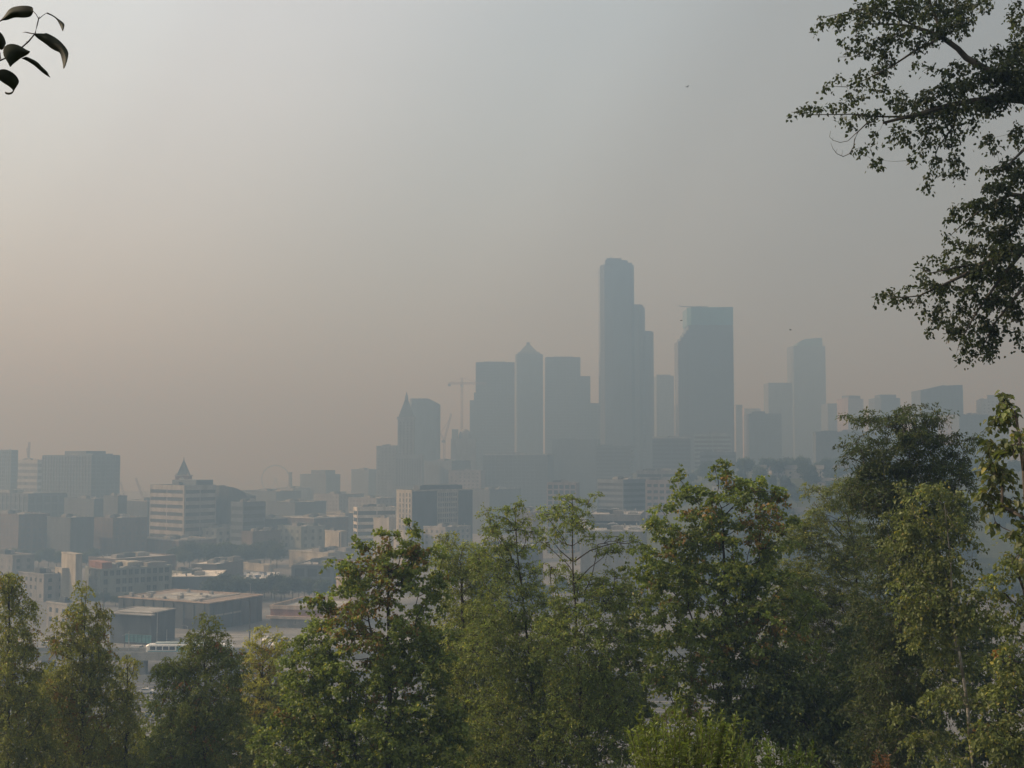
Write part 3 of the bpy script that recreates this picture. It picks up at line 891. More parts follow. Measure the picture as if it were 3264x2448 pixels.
# cream stair tower and pale green block on the left
b = bld('cream_stair_tower', 'cream stair tower with stacked windows above the left birches', 196, 242, 262, 1766, 600, 'cream', 'blank', a=math.radians(50), rm=ROOF_GREY, units=0, parapet=0.5, group=G1)
b.windows('left', 1, 3, 0.08, 0.55, b.hz(1904), b.hz(1818), 1.9, 2.6, frame=W['cream'])
b = bld('cream_stair_wing', 'low cream wing with three windows left of the cream stair tower', 176, 198, 200, 1811, 605, 'cream', 'blank', a=math.radians(50), depth=10, rm=ROOF_GREY, units=0, parapet=0.4, group=G1)
b.windows('left', 1, 3, 0.1, 0.9, b.hz(1910), b.hz(1818), 1.9, 2.6, frame=W['cream'])
b = bld('pale_green_block', 'long pale green block with window rows and cluttered roof', 272, 320, 548, 1814, 605, 'greengrey', 'blank', a=math.radians(52), rm=ROOF_GREY, units=12, pm=W['greengrey'], group=G1)
b.windows('left', 2, 4, 0.1, 0.95, b.hz(1925), b.hz(1815), 1.9, 2.4, frame=W['concrete'])
b.windows('right', 11, 4, 0.03, 0.97, b.hz(1925), b.hz(1815), 2.0, 2.5, frame=W['greengrey'], skip=0.12)
MB().box(-b.w / 2 + 1, b.w / 2 - 2, -b.d / 2 + 1.5, -b.d / 2 + 6.5, b.h + 0.13, b.h + 3.6).build('roof_house', W['redbrick'], b.root)
MB().box(-b.w / 2 + 2, b.w / 2 - 3, -b.d * 0.1, b.d * 0.02, b.h + 0.13, b.h + 3.0).build('roof_house', W['cream'], b.root)
bld('brick_block', 'low brown block behind the pale green block with a long roof line', 282, 372, 560, 1782, 690, 'brick', 'punched', rm=ROOF_GREY, units=4, a=math.radians(40), group=G1)
bld('grey_block', 'low grey block behind the birches at far left with pale base', 60, 140, 215, 1830, 600, 'grey', 'punched', units=3, group=G2)
bld('grey_block', 'dim grey block at far left edge above the birch crown', -60, 40, 110, 1770, 680, 'grey', 'punched', units=3, group=G2)
bld('cream_block', 'low pale gatehouse below the cream stair tower', 150, 215, 270, 1925, 490, 'concrete', 'punched', units=1, group=G2)

# rusty roofed warehouse
b = bld('rust_roof_warehouse', 'big dark warehouse with rusty gravel roof and white rails', 378, 668, 836, 1921, 500, 'slate', 'blank', a=math.radians(27), rm=ROOF_RUST, pm=W['tan'], parapet=0.45, units=0, group=G2)
w_, d_, h_ = b.w / 2, b.d / 2, b.h
MB().box(-w_ * 0.62, w_ * 0.42, -d_ * 0.66, d_ * 0.60, h_ + 0.121, h_ + 0.30).build('roof_panel', ROOF_GREY, b.root)
MB().box(-w_ * 0.43, w_ * 0.43, -d_ * 0.05, d_ * 0.02, h_ + 0.301, h_ + 0.8).build('roof_ridge', W['white'], b.root)
MB().box(w_ * 0.55, w_ * 0.57, -d_ * 0.9, d_ * 0.9, h_ + 0.121, h_ + 0.6).build('roof_ridge', W['white'], b.root)
MB().box(-w_ * 0.9, w_ * 0.5, -d_ * 0.72, -d_ * 0.69, h_ + 0.121, h_ + 0.6).build('roof_ridge', W['white'], b.root)
rv = random.Random(9)
for i in range(16):
    vx, vy, vr = rv.uniform(-w_ * 0.9, w_ * 0.9), rv.uniform(-d_ * 0.9, d_ * 0.9), rv.uniform(0.4, 1.1)
    MB().box(vx - vr, vx + vr, vy - vr, vy + vr, h_ + 0.302, h_ + rv.uniform(0.9, 2.0)).build('roof_vent', STEEL, b.root)
pm_ = MB().box(-0.3, 0.3, -0.35, 0, 0, h_ - 0.6).mesh('pilaster', W['slate'])
for i in range(9):
    o = link('pilaster', pm_, b.root)
    o.location = (-w_ + 2 * w_ * (i + 0.5) / 9, -d_, 0)
for i in range(6):
    o = link('pilaster', pm_, b.root)
    o.location = (w_, -d_ + 2 * d_ * (i + 0.5) / 6, 0)
    o.rotation_euler = (0, 0, math.pi / 2)
dm = MB().box(-2.2, 2.2, -0.12, 0.02, 0, 4.4).mesh('loading_door', W['dark'])
for i in (1, 3, 4, 6, 7):
    o = link('loading_door', dm, b.root)
    o.location = (-w_ + 2 * w_ * (i + 1.0) / 9, -d_, 0.5)
MB().box(w_ + 0.003, w_ + 0.25, -d_ * 0.95, d_ * 0.2, h_ * 0.52, h_ * 0.58).build('wall_pipe', W['concrete'], b.root)
# small canopy building
b = bld('canopy_shop', 'small shop with flat grey canopy roof in front of the dark warehouse', 352, 482, 512, 1953, 462, 'slate', 'blank', a=math.radians(20), depth=15, rm=ROOF_GREY, pm=W['concrete'], units=0, parapet=0.4, group=G2)
MB().box(-b.w / 2 - 1.5, b.w / 2 + 1.8, -b.d / 2 - 2.2, -b.d / 2 - 0.002, b.h - 0.5, b.h - 0.1).build('canopy', ROOF_GREY, b.root)
b.windows('left', 6, 1, 0.4, 0.98, 1.0, 4.5, 2.6, 2.6, frame=mat('turquoise_frame', (0.16, 0.34, 0.38)), pane=TEAL)
# car showroom with orange fascia bands
b = bld('car_showroom', 'car showroom with two tan roof bands and grey wall sign', 862, 1075, 1120, 1935, 505, 'redbrick', 'blank', a=math.radians(14), depth=34, rm=ROOF_GREY, units=2, pm=W['tan'], parapet=1.6, group=G2)
MB().box(-b.w / 2 - 1.4, b.w / 2 + 1.4, -b.d / 2 - 1.6, -b.d / 2 - 0.003, b.h * 0.52, b.h * 0.66).build('fascia', W['tan'], b.root)
MB().box(-b.w / 2 + 0.3, b.w / 2 - 0.3, -b.d / 2 - 0.4, -b.d / 2 - 0.004, 0, b.h * 0.518).build('shopfront', W['grey'], b.root)
MB().box(b.w * 0.29, b.w * 0.36, -b.d / 2 - 0.4, -b.d / 2 - 0.004, b.h * 0.70, b.h * 0.93).build('wall_panel', W['white'], b.root)
cu = bpy.data.curves.new('sign_lettering', 'FONT')
cu.body = 'LEXUS'
cu.size = 2.6
cu.extrude = 0.05
cu.align_x = 'CENTER'
tmp = bpy.data.objects.new('sign_lettering', cu)
COL.objects.link(tmp)
bpy.context.view_layer.update()
sme = bpy.data.meshes.new_from_object(tmp.evaluated_get(bpy.context.evaluated_depsgraph_get()))
bpy.data.objects.remove(tmp)
sme.materials.clear()
sme.materials.append(W['concrete'])
o = link('sign_lettering', sme, b.root)
o.location = (-b.w * 0.02, -b.d / 2 - 0.46, b.h * 0.22)
o.rotation_euler = (math.pi / 2, 0, 0)

# ------------------------------------------------------------------ roads, guideway, train
def sheet(name, x0, x1, y0, y1, z, m, kind='structure'):
    me = bpy.data.meshes.new(name)
    me.from_pydata([(x0, y0, z), (x1, y0, z), (x1, y1, z), (x0, y1, z)], [], [(0, 1, 2, 3)])
    me.materials.append(m)
    return tag(link(name, me), kind=kind)
sheet('road', -330, 60, 322, 346, 5.02, ASPHALT)
sheet('road', -330, 60, 352, 384, 5.02, ASPHALT)
sheet('parking_lot', -240, 40, 428, 492, 5.02, PAVING)
sheet('car_park', -176, -126, 700, 746, 5.02, ASPHALT)
mk = MB()
for y in (326, 330, 334, 338, 342, 356, 361, 366, 371, 376, 380):
    if y in (326, 342, 356, 380):
        mk.poly([(-330, y - 0.1, 5.03), (60, y - 0.1, 5.03), (60, y + 0.1, 5.03), (-330, y + 0.1, 5.03)])
    else:
        for k in range(-27, 5):
            mk.poly([(k * 12, y - 0.1, 5.03), (k * 12 + 4, y - 0.1, 5.03), (k * 12 + 4, y + 0.1, 5.03), (k * 12, y + 0.1, 5.03)])
mk.build('road_markings', MARK, kind='structure')
def barrier(y, label, h=0.95):
    m = MB()
    m.prism([(-330, y - 0.35), (60, y - 0.35), (60, y + 0.35), (-330, y + 0.35)], 5.0, 5.25)
    m.prism([(-330, y - 0.16), (60, y - 0.16), (60, y + 0.16), (-330, y + 0.16)], 5.25, 5.0 + h)
    tag(m.build('concrete_barrier', W['concrete']), label, 'barrier', 'barriers along the freeway')
barrier(320.5, 'long concrete barrier along the near side of the freeway')
barrier(349, 'long concrete barrier in the freeway median')
barrier(387, 'tall concrete barrier at the far side of the freeway', 2.2)
# raised railway guideway
g = tag(empty('guideway', (-120, 402, 5)), 'raised concrete railway guideway crossing behind the birches', 'viaduct')
MB().box(-190, 190, -5, 5, 5.0, 6.6).build('deck', W['concrete'], g)
for y in (-4.9, 4.5):
    MB().box(-190, 190, y, y + 0.4, 6.602, 7.7).build('parapet', W['concrete'], g)
pm_ = MB().box(-1.2, 1.2, -1.8, 1.8, 0, 4.0).box(-1.5, 1.5, -3.8, 3.8, 4.0, 4.998).mesh('pier', W['grey'])
for i in range(13):
    link('pier', pm_, g).location = (-180 + i * 30, 0, 0)
rm_ = MB()
for y in (-3.2, -1.8, 1.8, 3.2):
    rm_.box(-190, 190, y - 0.07, y + 0.07, 6.602, 6.76)
rm_.build('rail', DARKSTEEL, g)
TRAINW = mat('train_white', (0.74, 0.76, 0.75), 0.35, 0.04, 0.3, 0.5)
TRAINB = mat('train_blue', (0.12, 0.30, 0.38), 0.4, 0.08, 0.3, 0.5)
tr = tag(empty('train', (-104, 399.4, 11.77)), 'white and blue light rail train on the raised guideway', 'train')
body = MB()
hl = 14.0
prof = [(-1.3, 0.35), (1.3, 0.35), (1.35, 1.2), (1.32, 2.9), (1.0, 3.3), (-1.0, 3.3), (-1.32, 2.9), (-1.35, 1.2)]
xs_ = [(-hl, 0.80, 0.2), (-hl + 0.9, 1, 0), (hl - 1.8, 1, 0), (hl, 0.72, 0.3)]
ring = []
for x, sc, dz in xs_:
    ring.append([(x, y * sc, (z - 0.35) * sc + 0.35 + dz * 0.3) for y, z in prof])
for r0_, r1_ in zip(ring, ring[1:]):
    for k in range(8):
        body.poly([r0_[k], r0_[(k + 1) % 8], r1_[(k + 1) % 8], r1_[k]][::-1])
body.poly(ring[0]); body.poly(ring[-1][::-1])
body.build('body', TRAINW, tr)
MB().box(-hl + 0.7, hl - 1.8, -1.42, 1.42, 0.30, 1.15).build('skirt', TRAINB, tr)
wm_ = MB().box(-0.85, 0.85, -1.41, -1.28, 1.45, 2.55).mesh('window', PANE)
for i in range(12):
    if i in (4, 8):
        continue
    link('window', wm_, tr).location = (-hl + 2.3 + i * 2.08, 0, 0)
dm_ = MB().box(-0.7, 0.7, -1.43, -1.28, 0.45, 2.6).mesh('door', TRAINB)
for i in (4, 8):
    link('door', dm_, tr).location = (-hl + 2.3 + i * 2.08, 0, 0)
MB().box(-hl + 3.0, hl - 9, -0.95, 0.95, 3.31, 3.75).build('roof_box', mat('train_roof', (0.42, 0.52, 0.54), 0.5), tr)
MB().tube([(-3, 0, 3.76), (-1.6, 0, 4.5), (-3.4, 0, 5.2)], 0.09, 4).tube([(-3.4, -0.8, 5.2), (-3.4, 0.8, 5.2)], 0.08, 4).build('pantograph', DARKSTEEL, tr)
bm_ = MB().box(-1.2, 1.2, -1.0, 1.0, 0.02, 0.295).mesh('bogie', DARKSTEEL)
for x in (-hl + 3.5, 0, hl - 4):
    link('bogie', bm_, tr).location = (x, 0, 0)

# poles
def pole(px, ytop, Y, label, z=5.0, arm=2.0, r=0.16, m=None):
    c = at(px, ytop, Y)
    r_ = tag(empty('street_lamp', (c.x, Y, z)), label, 'street lamp', 'lamp posts on the flats')
    h = c.z - z
    MB().cone(0, 0, 0, 0.5, r * 2, r * 1.8, 8).cone(0, 0, 0.5, h, r, r * 0.6, 7).build('post', m or DARKSTEEL, r_)
    if arm:
        MB().tube([(0, 0, h - 0.3), (-arm * 0.5, 0, h + 0.25), (-arm, 0, h + 0.3)], r * 0.45, 5).build('arm', m or DARKSTEEL, r_)
        MB().box(-arm - 0.7, -arm + 0.1, -0.16, 0.16, h + 0.22, h + 0.38).build('lamp_head', W['grey'], r_)
pole(797, 1914, 416, 'tall dark lamp post in front of the rusty roofed warehouse', arm=3.4, r=0.24)
pole(598, 1996, 440, 'short lamp post standing behind the white train', arm=1.2, m=STEEL)
pole(532, 2006, 436, 'pale short post between the train and canopy shop', arm=0, m=STEEL)
pole(502, 1952, 452, 'thin post at the corner of the canopy shop', arm=1.5, m=STEEL)
pole(398, 1998, 436, 'short dark post left of the parked cars by the canopy shop', arm=0)
pole(799, 1860, 540, 'pale lamp post behind the right end of the rusty warehouse', arm=1.5, m=STEEL)
pole(680, 1838, 566, 'short dark post on the edge of the long white roof', arm=0)
pole(117, 1838, 500, 'pale lamp post at far left above the birch crown', arm=2.0, m=STEEL)

# utility poles with wires, and catenary masts on the guideway
def utility_pole(x, y, h, label):
    r_ = tag(empty('utility_pole', (x, y, 5.0)), label, 'pole', 'utility poles on the flats')
    MB().cone(0, 0, 0, h, 0.2, 0.13, 7).build('post', BARKPOLE, r_)
    MB().box(-1.3, 1.3, -0.08, 0.08, h - 1.0, h - 0.85).box(-1.0, 1.0, -0.08, 0.08, h - 2.0, h - 1.87).build('crossarm', BARKPOLE, r_)
    m = MB()
    for xx in (-1.1, -0.4, 0.4, 1.1):
        m.cone(xx, 0, h - 0.85, h - 0.62, 0.07, 0.05, 5)
    m.build('insulator', W['white'], r_)
    return (x, y, 5 + h - 0.7)
BARKPOLE = mat('weathered_pole', (0.12, 0.10, 0.085), 0.9)
tops = []
for i, (px, Y) in enumerate(((330, 560), (470, 545), (610, 548), (745, 552), (880, 556), (1010, 560))):
    p = at(px, 1900, Y)
    tops.append(utility_pole(p.x, Y, 11.0, ['wooden utility pole behind the left birches', 'wooden utility pole by the pale green block corner', 'wooden utility pole behind the rusty roof middle', 'wooden utility pole behind the right half of the rusty roof', 'wooden utility pole behind the showroom left end', 'wooden utility pole beside the rusty maple crown'][i]))
m = MB()
for (xa, ya, za), (xb, yb, zb2) in zip(tops, tops[1:]):
    for off in (-1.1, 0.4, 1.1):
        m.tube([(xa + (xb - xa) * f + off, ya + (yb - ya) * f, za + (zb2 - za) * f - 4 * 0.7 * f * (1 - f)) for f in np.linspace(0, 1, 7)], 0.03, 3)
tag(m.build('overhead_wires', DARKSTEEL), 'thin overhead wires strung between the wooden utility poles', 'wire')
cm_ = MB().cone(0, 4.3, 6.602, 13.0, 0.16, 0.11, 6).tube([(0, 4.3, 12.4), (0, -2.6, 12.6)], 0.06, 4).mesh('catenary_mast', STEEL)
for i in range(13):
    link('catenary_mast', cm_, g).location = (-186 + i * 30, 0, 0)
MB().box(-190, 190, -2.53, -2.47, 12.0, 12.05).box(-190, 190, 2.47, 2.53, 12.0, 12.05).build('contact_wire', DARKSTEEL, g)

# cars
CARM = {}
for nme, c in (('white', (0.72, 0.72, 0.70)), ('silver', (0.45, 0.46, 0.47)), ('black', (0.02, 0.02, 0.022)), ('red', (0.40, 0.03, 0.02)), ('blue', (0.03, 0.07, 0.18)), ('yellow', (0.62, 0.40, 0.05))):
    CARM[nme] = mat('car_paint_' + nme, c, 0.25, 0.03, 0.5, 0.6)
TYRE = mat('tyre_rubber', (0.02, 0.02, 0.02), 0.9)
car_proto = {}
def car_meshes(colour, van):
    key = (colour, van)
    if key in car_proto:
        return car_proto[key]
    if van:
        prof = [(-2.6, 0.35), (-2.6, 2.2), (-2.4, 2.4), (1.2, 2.4), (1.9, 1.35), (2.6, 1.1), (2.65, 0.35)]
        gl = [(1.22, 2.25), (1.85, 1.4), (0.5, 1.4), (0.5, 2.2)]
    else:
        prof = [(-2.2, 0.3), (-2.22, 0.85), (-1.9, 0.98), (-1.3, 1.42), (0.35, 1.45), (1.1, 0.98), (2.05, 0.82), (2.2, 0.55), (2.2, 0.3)]
        gl = [(-1.25, 1.36), (0.3, 1.38), (0.95, 1.0), (-1.7, 1.0)]
    b = MB()
    ww = 0.88
    k = len(prof)
    L_ = [(x, -ww * (0.86 if z > 1.2 else 1), z) for x, z in prof]
    R_2 = [(x, ww * (0.86 if z > 1.2 else 1), z) for x, z in prof]
    b.poly(L_[::-1]); b.poly(R_2)
    for i in range(k):
        j = (i + 1) % k
        b.poly([L_[i], L_[j], R_2[j], R_2[i]])
    g = MB()
    for s_ in (-1, 1):
        q = [(x, s_ * (ww * (0.87 if z > 1.2 else 1.005) + 0.012), z) for x, z in gl]
        g.poly(q if s_ > 0 else q[::-1])
    fz = (0.37, 1.44, 1.08, 1.0) if not van else (1.22, 2.38, 1.88, 1.38)
    g.poly([(fz[0] + 0.03, -0.72, fz[1] - 0.02), (fz[2], -0.80, fz[3] + 0.03), (fz[2], 0.80, fz[3] + 0.03), (fz[0] + 0.03, 0.72, fz[1] - 0.02)])
    w = MB()
    n = 12
    for sgn in (0.07, -0.07):
        pass
    ring = [(0.32 * math.cos(2 * math.pi * i / n), 0.32 * math.sin(2 * math.pi * i / n)) for i in range(n)]
    for i in range(n):
        j = (i + 1) % n
        w.poly([(ring[i][0], -0.1, ring[i][1]), (ring[j][0], -0.1, ring[j][1]), (ring[j][0], 0.1, ring[j][1]), (ring[i][0], 0.1, ring[i][1])])
    w.poly([(x, -0.1, z) for x, z in ring]); w.poly([(x, 0.1, z) for x, z in ring[::-1]])
    car_proto[key] = (b.mesh('body', CARM[colour]), g.mesh('windows', PANE), w.mesh('wheel', TYRE))
    return car_proto[key]
def car(px, py, Y, colour, label, group, rz=0.0, van=False, z=5.03):
    c = at(px, py, Y)
    r_ = tag(empty('parked_car' if not van else 'parked_van', (c.x, Y, z), rz), label, 'van' if van else 'car', group)
    bm, gm_, wm2 = car_meshes(colour, van)
    link('body', bm, r_)
    link('glazing', gm_, r_)
    for x in (-1.35, 1.35):
        for y in (-0.84, 0.84):
            link('wheel', wm2, r_).location = (x, y, 0.32)
rc = random.Random(11)
gA = 'cars in the crowded lot before the cream walled shed'
for row, (Y, n, py) in enumerate(((740, 11, 1825), (731, 12, 1832), (720, 12, 1838), (709, 11, 1844))):
    for i in range(n):
        px = 776 + (890 - 776) * (i + 0.5) / n + rc.uniform(-2, 2)
        colr = rc.choice(['white', 'white', 'silver', 'black', 'silver', 'blue'])
        car(px, py, Y, colr, f'{colr} car in the crowded lot before the cream walled shed', gA, math.pi / 2 + rc.uniform(-0.1, 0.1) + 0.2)
gB = 'cars beside the rusty roofed warehouse'
for i, (px, Y) in enumerate(((848, 470), (856, 476), (866, 468), (874, 477), (884, 470), (892, 478), (862, 462), (880, 460), (898, 466), (908, 474))):
    colr = ['white', 'silver', 'white', 'silver', 'black', 'white', 'silver', 'white', 'blue', 'silver'][i]
    car(px, 1990, Y, colr, f'{colr} car between the rusty roofed warehouse and the showroom', gB, 1.2 + rc.uniform(-0.1, 0.1))
gC = 'vehicles in front of the canopy shop'
car(442, 2000, 446, 'white', 'white van in front of the canopy shop', gC, 0.1, True)
car(434, 2015, 440, 'yellow', 'long yellow van with a bright roof near the canopy shop', gC, 0.05, True)
car(466, 2010, 444, 'silver', 'silver car right of the yellow van', gC, 0.2)
car(418, 2022, 436, 'white', 'white car in front of the yellow van', gC, 0.0)
car(458, 2025, 434, 'white', 'white car on the lot edge right below the yellow van', gC, 0.1)
car(480, 2004, 450, 'silver', 'silver car by the corner of the canopy shop', gC, 1.3)
gD = 'cars seen between the left birches'
car(160, 1975, 470, 'red', 'red car among parked cars seen between the left birches', gD, 0.1)
for i in range(9):
    colr = ['white', 'silver', 'white', 'black', 'silver', 'white', 'silver', 'white', 'blue'][i]
    car(150 + 13 * i, 1985, 462 - (i % 2) * 9, colr, f'{colr} car parked in the row between the left birches', gD, 0.1 + rc.uniform(-0.1, 0.1))
for i in range(6):
    colr = ['white', 'silver', 'white', 'red', 'silver', 'white'][i]
    car(10 + 16 * i, 1900, 560 - (i % 2) * 7, colr, f'{colr} car on the lot above the far left birch crown', 'cars on the far left lot', 0.3 + rc.uniform(-0.1, 0.1))
gE = 'cars driving on the freeway'
for i, (px, Y, colr) in enumerate(((470, 369, 'white'), (486, 336, 'silver'))):
    car(px, 2150, Y, colr, f'{colr} car on the freeway seen in the gap between birches', gE, 0.0)

# ------------------------------------------------------------------ leaves and trees
def leaf_mat(name, gloss=0.25, trans=0.4, rough=0.42):
    m = bpy.data.materials.new(name)
    m.use_nodes = True
    t = m.node_tree
    t.nodes.clear()
    at_ = N(t, 'ShaderNodeAttribute')
    at_.attribute_name = 'tint'
    p = N(t, 'ShaderNodeBsdfPrincipled')
    p.inputs['Roughness'].default_value = rough
    p.inputs['Specular IOR Level'].default_value = gloss
    t.links.new(at_.outputs['Color'], p.inputs['Base Color'])
    tr_ = N(t, 'ShaderNodeBsdfTranslucent')
    tint = vmath(t, 'MULTIPLY', at_.outputs['Color'], (1.25, 1.35, 0.6))
    t.links.new(tint, tr_.inputs['Color'])
    mx = N(t, 'ShaderNodeMixShader')
    mx.inputs[0].default_value = trans
    t.links.new(p.outputs[0], mx.inputs[1])
    t.links.new(tr_.outputs[0], mx.inputs[2])
    o = N(t, 'ShaderNodeOutputMaterial')
    t.links.new(mx.outputs[0], o.inputs['Surface'])
    return m
LEAF = leaf_mat('tree_leaf')
BARK = mat('grey_brown_bark', (0.085, 0.07, 0.055), 0.95, 0.25, 6.0, 0.2, 0.5)
PALEBARK = mat('pale_bark', (0.24, 0.22, 0.18), 0.9, 0.25, 4.0, 0.2, 0.4)
rng = np.random.default_rng(5)
def unit(a):
    return a / np.maximum(np.linalg.norm(a, axis=1, keepdims=True), 1e-9)

def leaf_mesh(name, pos, axis, nrm, L, Wd, col, parent=None, oval=False, fold=0.18, m=None):
    """one mesh of many leaf blades, each folded along its midrib"""
    n = len(pos)
    axis = unit(axis)
    side = unit(np.cross(axis, nrm))
    nrm = np.cross(side, axis)
    L = L[:, None]; Wd = Wd[:, None]
    tip = pos + axis * L - nrm * (0.12 * L)
    if oval:
        r1 = pos + axis * L * 0.22 + side * Wd * 0.46 + nrm * fold * Wd
        r2 = pos + axis * L * 0.58 + side * Wd * 0.40 + nrm * fold * Wd * 0.6
        l1 = pos + axis * L * 0.22 - side * Wd * 0.46 + nrm * fold * Wd
        l2 = pos + axis * L * 0.58 - side * Wd * 0.40 + nrm * fold * Wd * 0.6
        V = np.stack([pos, r1, r2, tip, l2, l1], 1).reshape(-1, 3)
        base = (np.arange(n) * 6)[:, None]
        F = np.stack([base + [[0, 1, 2, 3]], base + [[0, 3, 4, 5]]], 1).reshape(-1)
        k, per = 6, 4
    else:
        r1 = pos + axis * L * 0.42 + side * Wd * 0.5 + nrm * fold * Wd
        l1 = pos + axis * L * 0.42 - side * Wd * 0.5 + nrm * fold * Wd
        V = np.stack([pos, r1, tip, l1], 1).reshape(-1, 3)
        base = (np.arange(n) * 4)[:, None]
        F = np.stack([base + [[0, 1, 2]], base + [[0, 2, 3]]], 1).reshape(-1)
        k, per = 4, 3
    me = bpy.data.meshes.new(name)
    me.vertices.add(len(V))
    me.vertices.foreach_set('co', V.astype(np.float32).ravel())
    me.loops.add(len(F))
    me.loops.foreach_set('vertex_index', F.astype(np.int32))
    me.polygons.add(2 * n)
    me.polygons.foreach_set('loop_start', (np.arange(2 * n) * per).astype(np.int32))
    a = me.attributes.new('tint', 'FLOAT_COLOR', 'POINT')
    c4 = np.ones((n, 4), np.float32)
    c4[:, :3] = col
    a.data.foreach_set('color', np.repeat(c4, k, axis=0).ravel())
    me.materials.append(m or LEAF)
    me.update(calc_edges=True)
    me.validate()
    return link(name, me, parent)

def grow(root_pts, tips, r_tip, bend=0.12, reach=1.0):
    """connect every tip to the growing limb skeleton; returns a list of (points, radii) and fills a tapered tree"""
    nodes = [Vector(p) for p in root_pts]
    par = [-1] + list(range(len(nodes) - 1))
    par[0] = -1
    cnt = [0] * len(nodes)
    arr = np.array([list(p) for p in nodes])
    plen = np.concatenate([[0], np.cumsum(np.linalg.norm(np.diff(arr, axis=0), axis=1))])
    plen = list(plen)
    P_ = np.zeros((len(nodes) + len(tips) * 4, 3)); P_[:len(nodes)] = arr
    PL = np.zeros(len(P_)); PL[:len(nodes)] = plen
    k = len(nodes)
    order = np.argsort([min((Vector(t_) - nd).length for nd in nodes) for t_ in tips])
    ends = []
    for oi in order:
        tp = np.array(tips[oi])
        d = P_[:k] - tp
        dist = np.linalg.norm(d, axis=1)
        up = np.maximum(0, d[:, 2] + 0.25 * dist * 0)      # joining from above is unlikely
        cost = dist * reach + 0.35 * PL[:k] + 1.3 * up
        j = int(np.argmin(cost))
        a_, b_ = P_[j].copy(), tp
        Ld = np.linalg.norm(b_ - a_)
        prev = j
        steps = 3 if Ld > 0.8 else 2
        off = rng.normal(0, bend * Ld, 3)
        off[2] += 0.10 * Ld
        for s_ in range(1, steps + 1):
            f = s_ / steps
            q = a_ + (b_ - a_) * f + off * (f * (1 - f) * 2)
            P_[k] = q
            PL[k] = PL[prev] + np.linalg.norm(q - P_[prev])
            par.append(prev); cnt.append(0)
            prev = k
            k += 1
        ends.append(prev)
    for e in ends:
        i = e
        while i >= 0:
            cnt[i] += 1
            i = par[i]
    return P_[:k], par, cnt

def limb_mesh(P_, par, cnt, r_tip, power=0.48, nroot=0, r_base=None):
    m = MB()
    rad = [r_tip * max(1, c) ** power for c in cnt]
    if r_base:
        f = r_base / max(rad)
        rad = [max(r_tip, r * (f if c > 6 else 1 + (f - 1) * max(0, (c - 1)) / 6)) for r, c in zip(rad, cnt)]
    for i in range(1, len(P_)):
        p = par[i]
        if p < 0 or cnt[i] == 0:
            continue
        ra = min(rad[p], rad[i] * 1.35)
        k = 7 if rad[i] > 0.06 else (5 if rad[i] > 0.02 else 3)
        m.tube([P_[p], P_[i]], [ra, rad[i]], k)
    return m

def spray(centres, R, per, outward, leaf, droop=0.2, flat=0.6, twigs=5, jitter=0.35):
    """leaves along short twigs that fan out of every bough centre"""
    n = len(centres)
    tw = rng.normal(0, 1, (n, twigs, 3))
    tw[..., 2] *= flat
    tw += outward[:, None, :] * 0.7
    tw /= np.maximum(np.linalg.norm(tw, axis=2, keepdims=True), 1e-6)
    tw[..., 2] -= droop * 0.6
    k = per // twigs
    u = rng.uniform(0.12, 1.0, (n, twigs, k)) ** 0.8
    Rr = (R[:, None] * rng.uniform(0.6, 1.15, (n, twigs)))[..., None]
    pos = centres[:, None, None, :] + tw[:, :, None, :] * (u * Rr)[..., None]
    pos[..., 2] -= droop * (u ** 2) * Rr * 0.8
    pos += rng.normal(0, 1, pos.shape) * (jitter * leaf)
    ax = tw[:, :, None, :] * 0.6 + rng.normal(0, 0.7, pos.shape)
    ax[..., 2] -= 0.25 + droop
    tips = centres[:, None, :] + tw * Rr
    tips[..., 2] -= droop * Rr[..., 0] * 0.8
    return pos.reshape(-1, 3), ax.reshape(-1, 3), tips, np.repeat(np.arange(n), twigs * k)

